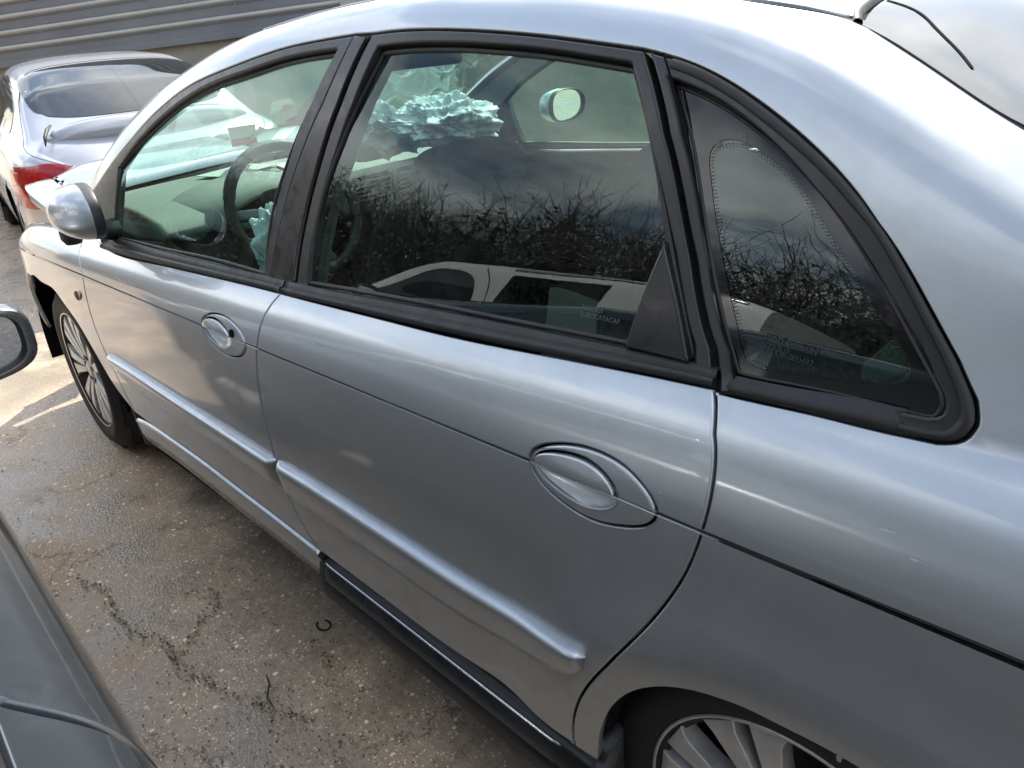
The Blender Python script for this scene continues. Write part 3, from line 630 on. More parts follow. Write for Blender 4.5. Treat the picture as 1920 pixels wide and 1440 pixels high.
# underbody and inner shells
b=MB(); b.box((1.35,0,.24),(4.1,1.30,.10)); b.box((-.55,0,.45),(.6,1.3,.4)); b.obj('underbody',M['dark'],car)
def shell(name,x0,x1,s0,s1,off,m,nx=30,ns=10,mir=False,fn=None):
    fn=fn or surf
    X,Sg=np.meshgrid(np.linspace(x0,x1,nx),np.linspace(s0,s1,ns),indexing='ij'); n,_,_=nrm_of(fn,X,Sg); P=fn(X,Sg)+n*off
    F=[(i*ns+j,(i+1)*ns+j,(i+1)*ns+j+1,i*ns+j+1) for i in range(nx-1) for j in range(ns-1)]
    return mesh_obj(name,P.reshape(-1,3),F,m,car,mirror=mir)
for mir in (False,True):
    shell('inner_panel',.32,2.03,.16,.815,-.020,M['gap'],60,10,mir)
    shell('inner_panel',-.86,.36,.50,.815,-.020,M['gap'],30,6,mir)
    shell('headliner',.17,1.36,1.235,SMAX,-.028,M['liner'],20,14,mir)
    # door cards inside
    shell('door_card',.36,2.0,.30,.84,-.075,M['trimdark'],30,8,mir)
    for (x0,x1) in ((-.86,-.43),):
        shell('inner_panel',x0,x1,.1,.55,-.020,M['gap'],10,6,mir)
    # C pillar lining, B pillar lining, A pillar lining
    qi=inset(ccw(qt),-.004)[0]
    panel('pillar_lining',surf,loop([(-.80,.80),(.15,.80)],D['gapCup'][::-1],[(.312,1.25)],[(.20,1.262),(-.1,1.262),(-.8,1.2)]),M['trim'],car,holes=[inset(ccw(loop(sp('qglass_top'),sp('qglass_tail'),sp('qglass_low'),sp('qglass_front'))),-.004)[0]],off=-.030,depth=0,step=.06,mirror=mir)
    panel('pillar_lining',surf,loop([(.955,.80),(1.10,.80)],[(.99,1.00),(.93,1.19)],[(.80,1.23),(.66,1.23)],[(.80,1.15),(.89,1.0)]) if False else loop(D['bp_front'][::-1],[(.935,1.235),(.79,1.235)],D['rglass_front'][::-1]),M['trim'],car,off=-.045,depth=0,step=.05,mirror=mir)
    panel('pillar_lining',surf,loop([(p[0],p[1]+.012) for p in D['fglass_top'][::-1]],[(.93,1.235),(1.4,1.235),(1.8,1.225),(2.28,1.21)],[(2.20,1.0)]),M['trim'],car,off=-.030,depth=0,step=.05,mirror=mir)
# wheel housings
for x0,y0 in ((0,.1),(2.75,.1)):
    for mir in (1,-1):
        R0=.37 if x0==0 else .40
        b=MB(); V=[];F=[];n=25
        for i in range(n):
            a=math.radians(-4+188*i/(n-1)); 
            for yy in (.42,.845 if x0==0 else .80): V.append((x0-(.075 if x0==0 else 0)*1+R0*math.cos(a),yy*mir,.30+R0*math.sin(a)))
        F=[(2*i,2*i+1,2*i+3,2*i+2) for i in range(n-1)]+[tuple(range(0,2*n,2))]
        b.add(V,F); b.obj('wheel_housing',M['dark'],car)
# ------- windows and black trim
rg=loop(sp('rglass_top'),sp('rglass_back'),sp('rglass_low'),sp('rglass_front'))
fg=loop(sp('fglass_top'),sp('fglass_front'),sp('fglass_low'),sp('fglass_back'))
qg=loop(sp('qglass_top'),sp('qglass_tail'),sp('qglass_low'),sp('qglass_front'))
def grow(P,d): return inset(ccw(P),-d)[0]
dots=spl(D['dots'],.006,True)
bm_=sp('bp_mid'); gcu=sp('gapCup')
def up(c,a,b_): return [p for p in c if a<=p[0]<=b_]
for mir in (False,True):
    pf=fd if not mir else fdm; pr=rd if not mir else rdm
    gl=lambda x,s: gsurf(x,s)
    panel('window_glass',gl,grow(fg,.010),M['glass'],pf,off=-.011,depth=0,step=.04,mirror=mir)
    panel('window_glass',gl,grow(rg,.010),M['glass'],pr,off=-.011,depth=0,step=.04,mirror=mir)
    # rear door frame
    lowR=[(x,s-.002) for x,s in D['rglass_low']]
    fo=loop(bm_,spl([(.985,.8510),(.6,.8515),(.3,.854),(.165,.857)],.02),[(.126,.857)],sp('gapCup')[::-1],sp('dloR')[1:-1] if False else sp('dloR'))
    panel('window_frame',surf,fo,M['satin'],pr,holes=[grow(rg,-.0005)],off=.0005,depth=.022,step=.03,r=.004,mirror=mir)
    # front door frame with sail
    fo=loop(sp('bp_front'),spl([(1.10,.8505),(1.5,.853),(1.9,.858),(2.03,.862)],.02),sp('sail')[::-1],sp('dloF')[::-1])
    panel('window_frame',surf,fo,M['satin'],pf,holes=[grow(fg,-.0005)],off=.0005,depth=.022,step=.03,r=.004,mirror=mir)
    # B pillar applique on the front door
    bp=loop(sp('bp_front'),[(1.098,.853),(1.018,.853)],sp('bp_back')[::-1])
    panel('pillar_cover',surf,bp,M['pillar'],pf,off=.0030,depth=.016,step=.03,r=.003,mirror=mir)
    # quarter light
    fo=loop([D['qbelt'][0]],sp('qbelt'),sp('qtail'),[p for p in sp('qtop') if p[0]<D['gapCup'][0][0]-.010],[(x-.006,s) for x,s in sp('gapCup')])
    panel('quarter_light_frame',surf,fo,M['satin'],car,holes=[grow(qg,-.0005)],off=.0015,depth=.014,step=.03,r=.004,mirror=mir)
    panel('quarter_light_border',gl,grow(qg,.006),M['frit'],car,holes=[grow(dots,.0035)],off=-.0085,depth=0,step=.03,gap=.0001,r=.0002,mirror=mir)
    panel('quarter_light_glass',gl,grow(dots,.008),M['glassq'],car,off=-.0095,depth=0,step=.03,mirror=mir)
    if mir: continue
    # frit dots, three shrinking rows, one print
    b=MB()
    for row,(ins_,rad) in enumerate(((-.0015,.0010),(.0012,.0007))):
        L=inset(ccw(dots),ins_)[0]; L=spl(L[::6],.0040,True)
        L=L[(0 if row%2==0 else 0):]
        for i,(x,s) in enumerate(L):
            j=L[(i+1)%len(L)]
            if row%2: x,s=(x+j[0])/2,(s+j[1])/2
            P=gsurf(np.array(x),np.array(s)); n=gnrm(np.array(x),np.array(s)); P=P-n*.0088
            t=np.array([1,0,0.]); bb=np.cross(n,t); bb/=np.linalg.norm(bb)
            b.add([P+rad*(t*math.cos(a)+bb*math.sin(a)) for a in np.linspace(0,2*PI,7)[:-1]],[(0,1,2,3,4,5)])
    b.obj('frit_dots',M['frit'],car,kind='stuff')
    # ridges in the frames
    qin=inset(ccw(grow(qt,0)),.016)[0]
    bead('quarter_light_seal',surf,loop([(x-.004,s) for x,s in sp('qband')]),.003,.0022,M['gap'],car,off=.001)
    C=spl(D['qbelt'][3:]+D['qtail']+D['qtop'][1:-1],.01)
    bead('quarter_light_seal',surf,inset(ccw(loop(C,[(.3,.9)])),.0075)[0][:len(C)-2] if area(loop(C,[(.3,.9)]))>0 else inset(loop(C,[(.3,.9)])[::-1],.0075)[0][-len(C)+2:],.013,.0045,M['rubber'],car,off=.0005)
    bead('window_seal',gsurf,ccw(inset(ccw(rg),.0025)[0]),.007,.004,M['rubber'],rd,off=-.010,closed=True)
    bead('window_seal',gsurf,ccw(inset(ccw(fg),.0025)[0]),.007,.004,M['rubber'],fd,off=-.010,closed=True)
    bead('window_seal',gsurf,ccw(inset(ccw(qg),.0018)[0]),.005,.0025,M['rubber'],car,off=-.009,closed=True)
    # corner cover on the rear door window
    panel('corner_cover',lambda x,s:gsurf(x,s),loop(spl(D['tri'][:3],.01),spl([D['tri'][2],D['tri'][3]],.01),spl(D['tri'][3:]+D['tri'][:1],.01)),M['pillar'],rd,off=.0035,depth=.012,step=.03,r=.004)
# belt mouldings
prof=[(0,-.004),(.03,.0035),(.12,.0075),(.38,.0085),(.50,.0065),(.54,.0035),(.60,.004),(.95,.0035),(1.0,-.002),(1.05,-.012)]
for mir in (False,True):
    pf=fd if not mir else fdm; pr=rd if not mir else rdm
    ribbon('belt_moulding',surf,spl([(1.033,.8575),(1.3,.8575),(1.6,.860),(1.9,.868),(1.98,.870)],.015),spl([(1.035,.8325),(1.1338,.8326),(1.5,.8278),(1.8964,.8229),(2.02,.8265)],.015),prof,M['rubber'],pf,mirror=mir)
    ribbon('belt_moulding',surf,spl([(1.028,.8575),(.85,.8575),(.6,.861),(.33,.863),(.16,.865),(.128,.865)],.015),spl([(1.030,.8315),(.85,.8335),(.53,.8335),(.3,.838),(.128,.844)],.015),prof,M['rubber'],pr,mirror=mir)
    ribbon('belt_moulding',surf,spl([(.118,.862),(.05,.866),(0,.873),(-.06,.879)],.01),spl([(.118,.8405),(.09,.841),(.04,.8435),(-.0415,.8475),(-.075,.8505)],.01),[(0,-.002),(.05,.004),(.3,.0075),(.6,.006),(.85,.003),(1,.001)],M['rubber'],car,mirror=mir,taper=.02)
# rub strips
pr_=[(0,-.006),(.0,.004),(.03,.0085),(.25,.0115),(.55,.0155),(.80,.0185),(.93,.0165),(.985,.010),(1.0,.002),(1.0,-.006)]
for mir in (False,True):
    pf=fd if not mir else fdm; pr=rd if not mir else rdm
    ribbon('rub_strip',surf,sp('stripF_top'),sp('stripF_low')[::-1],pr_,M['silver'],pf,n=90,taper=.035,mirror=mir)
    tp=spl(D['stripR_top'],.008); lw=spl(D['stripR_low'][::-1],.008)
    ribbon('rub_strip',surf,tp,lw,pr_,M['silver'],pr,n=100,taper=.03,mirror=mir)
# sills
sF=sp('sillF'); sR=sp('sillR'); sl_=sp('silver_sill_low')
for mir in (False,True):
    ribbon('front_sill_cover',surf,spl([(1.03,.205),(1.2,.216),(1.37,.223),(1.6,.233),(1.93,.221),(2.05,.20)],.02),spl([(1.05,.06),(1.3,.075),(1.6,.09),(1.83,.095),(2.05,.08),(2.12,.07)],.02),[(0,-.05),(.02,-.012),(.10,-.004),(.5,.001),(.86,.003),(.95,.0065),(.985,.005),(1,-.004)],M['silver'],car,n=80,mirror=mir)
    def sillmesh(name,prof,x0,x1,m,n=40,dy=0):
        V=[];k=len(prof)
        for i in range(n):
            x=x0+(x1-x0)*i/(n-1); e=min(1,min(x0-x,x-x1)/.02) if name!='rear_sill' else 1
            for (y,z) in prof: V.append((x,(y+dy-(.004*(1-max(e,0))) )*(1),z-.024*(1.03-x)/.7))
        F=[(i*k+j,i*k+j+1,(i+1)*k+j+1,(i+1)*k+j) for i in range(n-1) for j in range(k-1)]+[tuple(range(k)),tuple(range((n-1)*k,n*k))[::-1]]
        o=mesh_obj(name,V,F,m,car,mirror=mir); bm=bmesh.new(); bm.from_mesh(o.data); bmesh.ops.recalc_face_normals(bm,faces=bm.faces); bm.to_mesh(o.data); bm.free(); return o
    sillmesh('rear_sill',[(.79,.392),(.838,.384),(.842,.374),(.843,.362),(.850,.358),(.858,.354),(.861,.348),(.8665,.330),(.870,.313),(.867,.3095),(.867,.3065),(.871,.303),(.8715,.290),(.868,.262),(.862,.248),(.850,.238),(.70,.215)],1.042,.272,M['plastic'])
    sillmesh('sill_step_strip',[(.857,.351),(.8622,.3495),(.8632,.347),(.8683,.330),(.8718,.3145),(.8705,.3115),(.866,.310)],1.030,.345,M['plasticgloss'])
    sillmesh('step_strip_edge',[(.8605,.3520),(.8632,.3512),(.8638,.3485),(.8625,.3475)],1.028,.347,M['chrome'])
b=MB(); b.box((1.42,.74,.235),(2.2,.10,.10)); b.obj('sill_beam',M['dark'],car)
b=MB(); b.box((2.20,.72,.28),(.05,.20,.15),Matrix.Rotation(.3,3,'Y')); b.obj('mud_flap',M['plastic'],fd,bevel=.02)
# ------- door handles
def handle(door,outk,ink,lock,mirror=False):
    out=spl(D[outk],.004,True); inn=spl(D[ink],.004,True)
    cx,cs=out.mean(0); 
    def dome(x,s): 
        return .004+0*x
    h=panel('handle_surround',surf,out,M['silver'],door,holes=[inn],off=.0012,depth=.010,gap=.0016,r=.0042,step=.02,split=(sc,.0012))
    up_=clip(inn,lambda P:P[:,1]-sc(P[:,0])+.001); lo=clip(grow(inn,.003),lambda P:sc(P[:,0])-P[:,1]+.010)
    ic=inn.mean(0); ix=np.ptp(inn[:,0])/2; is_=np.ptp(inn[:,1])/2
    bulge=lambda x,s:.0045*np.sqrt(np.clip(1-((x-ic[0])/ix)**2,0,1))*np.clip(1.1-np.abs(s-sc(x)-.012)/.05,0,1)
    panel('handle_paddle',surf,up_,M['silver'],h,off=.003,depth=.012,gap=.0016,r=.003,step=.008,disp=bulge)
    bowl=lambda x,s:-.010*np.clip(1-((x-ic[0])/(ix+.003))**2-((s-ic[1])/(is_+.003))**2,0,1)**.8
    panel('handle_recess',surf,lo,M['silver'],h,off=-.001,depth=0,gap=0,r=.0001,step=.006,disp=bowl)
    if lock:
        x,s=lock; P=surf(np.array(x),np.array(s)); n=nrm(np.array(x),np.array(s)); b=MB()
        b.lathe([(0,.003),(.0072,.003),(.0085,.0015),(.0085,-.004)],16,'y',(0,0,0)); o=b.obj('key_lock',M['gap'],h); o.location=P+n*.0015
handle(rd,'hR_out','hR_in',None); handle(fd,'hF_out','hF_in',tuple(D['lock'][0]))
# ------- side repeater and small marks
si=spl(D['sideind'],.003,True)
panel('side_indicator',surf,si,M['amber'],car,off=.004,depth=.008,step=.01,r=.003)
c=si.mean(0); b=MB(); b.lathe([(0,.004),(.012,.003),(.015,0)],9,'y'); o=b.obj('indicator_bulb_hole',M['rust'],car); o.location=surf(*c)+np.array([0,.004,0])
def scratch_glint(name,pts,w,m,parent,off=.0006):
    C=spl(pts,.006); u=np.linspace(0,1,len(C)); wv=w*(.25+.75*np.sin(PI*u)**.6)*(0.7+.6*rng.random(len(C)))
    d=np.gradient(C,axis=0); d/=np.linalg.norm(d,axis=1,keepdims=True); sd=np.stack([-d[:,1],d[:,0]],1)
    V=[]; 
    for q in (C+sd*wv[:,None]/2,C-sd*wv[:,None]/2):
        n,_,_=nrm_of(surf,q[:,0],q[:,1]); V.append(surf(q[:,0],q[:,1])+n*off)
    V=np.stack(V,1).reshape(-1,3); mesh_obj(name,V,[(2*i,2*i+2,2*i+3,2*i+1) for i in range(len(C)-1)],m,parent)
for k in [k for k in D if k.startswith('scr')]:  # real scratches, plus pale marks painting in sun glints and a sky reflection
    scratch_glint('paint_scratch_glint',D[k],.0035 if 'thick' not in k else .010,M['scratch_glint'],car)
for k in ('smudge_a','smudge_b'):
    panel('glass_smudge',gsurf,spl(D[k],.004,True),M['smear'],car,off=-.0078,depth=0,gap=0,r=.0001,step=.02)
# ------- door mirror
def blob(name,fnp,nu,nv,m,parent,**p):
    V=[];F=[]
    for i in range(nu):
        for j in range(nv): V.append(fnp(i/(nu-1),j/nv))
    for i in range(nu-1):
        for j in range(nv): F.append((i*nv+j,i*nv+(j+1)%nv,(i+1)*nv+(j+1)%nv,(i+1)*nv+j))
    F.append(tuple(range(nv))[::-1]); F.append(tuple(range((nu-1)*nv,nu*nv)))
    o=mesh_obj(name,V,F,m,parent,**p); bm=bmesh.new(); bm.from_mesh(o.data); bmesh.ops.recalc_face_normals(bm,faces=bm.faces); bm.to_mesh(o.data); bm.free(); return o
def door_mirror(parent,c,L,H,Dp,m,side=1,lip=.94,ey=.75,ezz=.85):
    """c: inboard centre of the housing; grows outwards (+y*side); glass faces -x"""
    c=np.array(c)
    def rim(v,k=1.0,dx=0):
        a=2*PI*v; yy=math.cos(a); zz=math.sin(a)
        ex=abs(yy)**ey*math.copysign(1,yy); ez=abs(zz)**ezz*math.copysign(1,zz)
        return np.array([dx,side*(L/2+L/2*ex*k),H/2*ez*k*(1-.10*ex)])
    def shellf(u,v):
        t=u; k=math.sqrt(max(0,1-t**2.2)); r_=rim(v,max(k,.02)); r_[0]=Dp*t; r_[1]+=-side*.035*t; r_[2]-=.0*t
        return c+r_
    h=blob('mirror_housing',shellf,18,40,m,parent)
    def lipf(u,v):
        k=[1.0,1.0,.985,.96,lip][int(round(u*4))]; dx=[.003,-.010,-.018,-.021,-.019][int(round(u*4))]; return c+rim(v,k,dx)
    def ringf(f,nu,m_,nm):
        V=[];F=[]
        for i in range(nu):
            for j in range(40): V.append(f(i/(nu-1),j/40))
        F=[(i*40+j,i*40+(j+1)%40,(i+1)*40+(j+1)%40,(i+1)*40+j) for i in range(nu-1) for j in range(40)]
        mesh_obj(nm,V,F,m_,h)
    ringf(lipf,5,m if lip<.9 else M['plastic'],'mirror_rim')
    def bez(u,v):
        k=[lip,lip-.02,lip-.05][int(round(u*2))]; dx=[-.019,-.016,-.004][int(round(u*2))]; return c+rim(v,k,dx)
    ringf(bez,3,M['plastic'],'mirror_bezel')
    def gls(u,v): r_=rim(v,[.91,.0][int(round(u))],-.008); return c+r_
    V=[c+rim(v/40,lip-.04,-.0075) for v in range(40)]; g=mesh_obj('mirror_glass',V,[tuple(range(40))],M['mirror'],h,smooth=False)
    return h
mh=door_mirror(fd,(0,0,0),MIRL,MIRH,MIRD,M['silver']); mh.location=MIRP; mh.rotation_euler=MIRR
b=MB(); b.lathe([(.0,-.022),(.018,-.022),(.026,-.008),(.026,.012),(.015,.02)],14,'z',(MIRP[0]-.0,MIRP[1]+.035,MIRP[2]-MIRH/2+.0)); b.tube([(MIRP[0]+.0,MIRP[1]+.0,MIRP[2]-.06),(MIRP[0]+.10,.80,MIRP[2]-.09)],[.020,.030],10); b.obj('mirror_foot',M['plastic'],fd,smooth=True)
mh2=door_mirror(fdm,(0,0,0),MIRL,MIRH,MIRD,M['silver'],side=-1); mh2.location=(1.92,-.90,MIRP[2])
# ------- wheels
def wheel(name,x,y,z,side,R=.318,rr=.216,w=.205,phase=66,parent=None,steer=0,nsp=7,mspoke=None,brake=True,camber=0):
    e=bpy.data.objects.new(name,None); e.location=(x,y*side if side<0 else y,z); link(e,parent)
    e.rotation_euler=(camber,0,steer+(PI if side<0 else 0))
    # local frame: outer face towards +y, hub centre at y=0 = outer face plane
    b=MB(); tw=w
    prof=[(rr-.012,-.012),(rr+.004,.0),(rr+.012,.004),(rr+.035,.010),(rr+.060,.009),(R-.035,.001),(R-.020,-.006),(R-.009,-.016),(R-.0035,-.030),(R,-.05),(R+.001,-tw/2),(R,-tw+.05),(R-.0035,-tw+.03),(R-.02,-tw+.006),(rr+.05,-tw-.006),(rr-.01,-tw)]
    b.lathe(prof,96,'y'); ty=b.obj('tyre',M['tyre'],e,smooth=True)
    b=MB()
    for k in range(84):
        a=2*PI*k/84
        for yy,da in ((-.036,0),(-.075,.035),(-.13,.035),(-.168,0)):
            ro=Matrix.Rotation(-(a+da),3,'Y'); b.box(ro@Vector((R+.0015,yy,0)),(.006,.026 if yy in(-.036,-.168) else .036,.0165),ro)
    b.obj('tread',M['tyre'],ty)
    b=MB()
    b.lathe([(rr+.001,.002),(rr+.006,.004),(rr+.007,-.001),(rr+.003,-.010),(rr-.006,-.012),(rr-.012,-.020),(rr-.020,-.05),(rr-.028,-.12),(rr-.012,-.19),(rr,-.20)][:5],96,'y',mi=0)
    b.lathe([(rr-.006,-.012),(rr-.012,-.020),(rr-.022,-.05),(rr-.030,-.12),(rr-.012,-.19),(rr,-.20)],96,'y',mi=1)
    rim=b.obj('rim',[M['alloy'],M['alloydirt']],e,smooth=True)
    for k in range(nsp):
        a0=math.radians(phase+360/nsp*k)
        for sd in (-1,1):
            s_=MB(); 
            # tapered bar from hub to lip, slightly dished, with chamfered sides
            def sec(r_,ang_w,yf,dep):
                aa=a0+sd*math.radians(ang_w[0]); ab=a0+sd*math.radians(ang_w[1]); 
                q=[]
                for an,yy in ((aa,yf-.004),(aa+sd*math.radians(.9*.2/r_*.25),yf),(ab-sd*math.radians(.9*.2/r_*.25),yf),(ab,yf-.004),(ab-sd*math.radians(1.0),yf-dep),(aa+sd*math.radians(1.0),yf-dep)):
                    q.append((r_*math.cos(an),yy,r_*math.sin(an)))
                return q
            ws_=51.4/(360/nsp); secs=[sec(.058,(1.0,20.5/ws_),-.012,.03),sec(.10,(2.8,17.0/ws_),-.006,.035),sec(.15,(3.4,15.8/ws_),-.002,.035),sec(rr-.022,(3.9,16.4/ws_),-.001,.034),sec(rr-.004,(3.2,18.6/ws_),-.004,.030)]
            V=[v for q in secs for v in q]; F=[]
            for i in range(len(secs)-1):
                for j in range(6): F.append((i*6+j,i*6+(j+1)%6,(i+1)*6+(j+1)%6,(i+1)*6+j))
            F+= [tuple(range(6)),tuple(range(24,30))]
            s_.add(V,F); s_.obj('spoke',M['alloy'],rim,bevel=.0015)
    b=MB(); b.lathe([(0,-.008),(.024,-.008),(.028,-.010),(.030,-.014),(.050,-.016),(.066,-.018),(.070,-.05),(.062,-.07)],40,'y'); b.obj('hub',M['alloy'],rim,smooth=True)
    for k in range(5):
        a=2*PI*k/5+.3; b=MB(); b.lathe([(0,.0),(.009,.0),(.010,-.012)],6,'y',(.045*math.cos(a),-.010,.045*math.sin(a))); b.obj('wheel_bolt',M['alloydirt'],rim)
    if brake:
        b=MB(); b.lathe([(.05,-.085),(.135,-.085),(.135,-.105),(.05,-.105)],48,'y'); b.lathe([(0,-.075),(.06,-.075),(.07,-.11)],24,'y'); b.obj('brake_disc',M['alloydirt'],e,smooth=False)
        b=MB(); b.lathe([(0,-.115),(rr-.03,-.115)],48,'y'); b.obj('brake_shield',M['dark'],e)
    return e
wheel('rear_wheel',0,.787,.318,1,parent=car,phase=66)
wheel('front_wheel',2.75,.787,.318,1,parent=car,phase=48,steer=-.05)
wheel('rear_wheel',0,.787,.318,-1,parent=car,phase=20)
wheel('front_wheel',2.75,.787,.318,-1,parent=car,phase=10,steer=-.05)
# ------- cabin
def cushion(name,c,d,m,parent,rot=None,k=2,crease=None,puff=0):
    b=MB(); b.box((0,0,0),d); o=b.obj(name,m,parent); bm=bmesh.new(); bm.from_mesh(o.data)
    bmesh.ops.subdivide_edges(bm,edges=bm.edges,cuts=2,use_grid_fill=True)
    for v in bm.verts:
        n=sum(abs(abs(v.co[i])-d[i]/2)<1e-5 for i in range(3))
        if n==1 and puff: v.co+=Vector([math.copysign(puff,v.co[i]) if abs(abs(v.co[i])-d[i]/2)<1e-5 else 0 for i in range(3)])
    bm.to_mesh(o.data); bm.free(); md=o.modifiers.new('s','SUBSURF'); md.levels=k; md.render_levels=k
    o.data.polygons.foreach_set('use_smooth',[True]*len(o.data.polygons))
    o.location=c
    if rot is not None: o.rotation_euler=rot
    return o
def front_seat(y,x=.98,hz=1.10):
    e=bpy.data.objects.new('front_seat',None); link(e,car); e.location=(0,0,0)
    cushion('seat_cushion',(x+.30,y,.46 if y>0 else .40),(.56,.54,.17),M['seat'] if y>0 else M['dark'],e,(0,-.12,0),puff=.01)
    cushion('backrest',(x-.0,y,.74),(.16,.47,.62),M['seat'],e,(0,-.22,0),puff=.012)
    cushion('headrest',(x-.075,y,hz+.0),(.11,.25,.17),M['seat'],e,(0,-.12,0),3,puff=.012)
    b=MB(); 
    for dy in (-.06,.06): b.tube([(x-.05,y+dy,.98),(x-.07,y+dy,1.06)],.007,8)
    b.obj('headrest_posts',M['chrome'],e,smooth=True)
    return e
front_seat(.37,1.06,1.06); front_seat(-.37,.98,1.06)
rs=bpy.data.objects.new('rear_seat',None); link(rs,car)
cushion('seat_cushion',(.42,0,.44),(.50,1.24,.16),M['seat'],rs,(0,-.1,0))
for y0,wd in ((.42,.46),(0,.34),(-.42,.46)):
    cushion('backrest',(.20,y0,.73),(.15,wd,.56),M['seat'],rs,(0,-.36,0),puff=.01)
for y0 in (.40,-.40): cushion('headrest',(.075,y0,1.02),(.10,.27,.16),M['seatlight'],rs,(0,-.25,0),3)
b=MB(); b.box((-.30,0,.965),(.62,1.28,.025)); o=b.obj('parcel_shelf',M['trimdark'],car,bevel=.008)
b=MB(); b.box((-.02,.60,.985),(.12,.10,.03)); b.obj('shelf_speaker',M['trim'],car,bevel=.01)
b=MB(); b.box((.9,0,.30),(2.6,1.3,.05)); b.obj('floor_carpet',M['trimdark'],car)
# dashboard: profile swept across the car
def sweep_y(name,prof,y0,y1,m,parent,bev=.01,n=2):
    b=MB(); V=[];k=len(prof)
    for i in range(n):
        for (x,z) in prof: V.append((x,y0+(y1-y0)*i/(n-1),z))
    F=[(i*k+j,i*k+(j+1)%k,(i+1)*k+(j+1)%k,(i+1)*k+j) for i in range(n-1) for j in range(k)]+[tuple(range(k)),tuple(range((n-1)*k,n*k))]
    b.add(V,F); return b.obj(name,m,parent,bevel=bev)
da=bpy.data.objects.new('dashboard',None); link(da,car)
sweep_y('dash_top',[(2.46,.965),(2.25,.972),(2.05,.965),(1.90,.945),(1.86,.915),(1.88,.895),(2.1,.88),(2.46,.90)],-.70,.70,M['dash'],da,.02)
sweep_y('dash_face',[(1.90,.90),(1.86,.80),(1.90,.62),(2.0,.45),(2.3,.45),(2.3,.88)],-.69,.69,M['trimdark'],da,.02)
# instrument hood
b=MB(); V=[]; 
for i in range(13):
    a=PI*i/12; V+= [(1.80,.37+.20*math.cos(a),.905+.085*math.sin(a)),(2.08,.37+.24*math.cos(a),.93+.075*math.sin(a))]
b.add(V,[(2*i,2*i+2,2*i+3,2*i+1) for i in range(12)]); o=b.obj('instrument_hood',M['dash'],da,smooth=True); sd_=o.modifiers.new('t','SOLIDIFY'); sd_.thickness=.012
# centre console with round-topped vent pod
b=MB(); b.box((1.80,0,.70),(.14,.30,.40),Matrix.Rotation(-.2,3,'Y')); b.box((1.35,0,.42),(.9,.24,.2)); b.obj('centre_console',M['trimdark'],da,bevel=.02)
b=MB(); b.box((0,0,0),(.05,.36,.135)); o=b.obj('vent_surround',M['cream'],da,bevel=.03); o.location=(VX,.0,VZ); o.rotation_euler=(0,-.25,0)
for k,dy in enumerate((-.085,.085)):
    b=MB(); b.box((0,0,0),(.03,.145,.095)); v=b.obj('air_vent',M['gap'],da,bevel=.012); v.location=(VX-.022,dy,VZ+.004); v.rotation_euler=(0,-.25,0)
    b=MB()
    for q in range(6): b.box((-.015,0,-.036+.0145*q),(.008,.135,.0045))
    b.box((-.018,0,0),(.012,.02,.02)); b.obj('vent_slats',M['cream'],v,kind='stuff')
b=MB(); b.box((VX-.03,0,VZ-.085),(.03,.38,.018)); b.obj('trim_bar',M['cream'],da,bevel=.006)
b=MB(); b.box((VX-.02,0,VZ-.16),(.03,.20,.09)); b.obj('radio',M['gap'],da,bevel=.006)
# cream pad beside the vents
cushion('cream_cover',(VX+.12,-.05,VZ+.13),(.10,.20,.13),M['cream'],da)
# steering wheel
sw=bpy.data.objects.new('steering_wheel',None); link(sw,car); sw.location=SWC; sw.rotation_euler=(0,.42,0)
b=MB(); pts=[(0,.188*math.cos(a),.188*math.sin(a)) for a in np.linspace(0,2*PI,49)]; b.tube(pts,.0165,10,cap=False); b.obj('wheel_rim',M['rubber'],sw,smooth=True)
for a in (0.15,PI-.15,-PI/2-.35,-PI/2+.35):
    b=MB(); b.tube([(0.035,.06*math.cos(a),.06*math.sin(a)),(.01,.18*math.cos(a),.18*math.sin(a))],[.022,.012],8); b.obj('wheel_spoke',M['trim'],sw,smooth=True)
cushion('wheel_hub',(.03,0,0),(.07,.17,.15),M['trimdark'],sw)
b=MB(); b.tube([(.05,0,0),(.25,0,0)],.035,12); b.obj('steering_column',M['trimdark'],sw,smooth=True)
for s_ in (-1,1):
    b=MB(); b.tube([(.09,s_*.05,0),(.085,s_*.17,.015)],[.009,.013],8); b.obj('column_stalk',M['trim'],sw,smooth=True)
# crumpled airbags
def cloth(name,c,size,m,parent,seed,amp=.25,n=84,rot=(0,0,0),fold=9):
    r_=np.random.default_rng(seed); ph=r_.uniform(0,6,12); fr=r_.uniform(1.2,fold*.45,12); dr=r_.normal(size=(12,3))
    V=[];F=[]
    for i in range(n):
        th=PI*i/(n-1)
        for j in range(n*2):
            p_=2*PI*j/(n*2); d_=np.array([math.sin(th)*math.cos(p_),math.sin(th)*math.sin(p_),math.cos(th)])
            w_=sum((1-abs(math.sin(fr[k]*(d_@dr[k])*1.3+ph[k])))**1.3 for k in range(12))/12-.38+.20*(max((1-abs(math.sin(fr[k]*3.1*(d_@dr[(k+5)%12])*1.3+ph[(k+3)%12])))**3 for k in range(5))-.5)*.5
            V.append(d_*np.array(size)*(1+amp*2*w_))
    m2=n*2
    for i in range(n-1):
        for j in range(m2): F.append((i*m2+j,i*m2+(j+1)%m2,(i+1)*m2+(j+1)%m2,(i+1)*m2+j))
    o=mesh_obj(name,V,F,m,parent); o.location=c; o.rotation_euler=rot; return o
cloth('passenger_airbag',AB1,(.15,.21,.085),M['airbag'],car,3,.62,rot=(.1,-.1,.2))
cloth('passenger_airbag_fold',AB2,(.09,.15,.07),M['airbag'],car,5,.62,rot=(.3,.1,.1))
cloth('driver_airbag',AB3,(.045,.075,.12),M['airbag'],car,8,.45,rot=(0,.1,0))
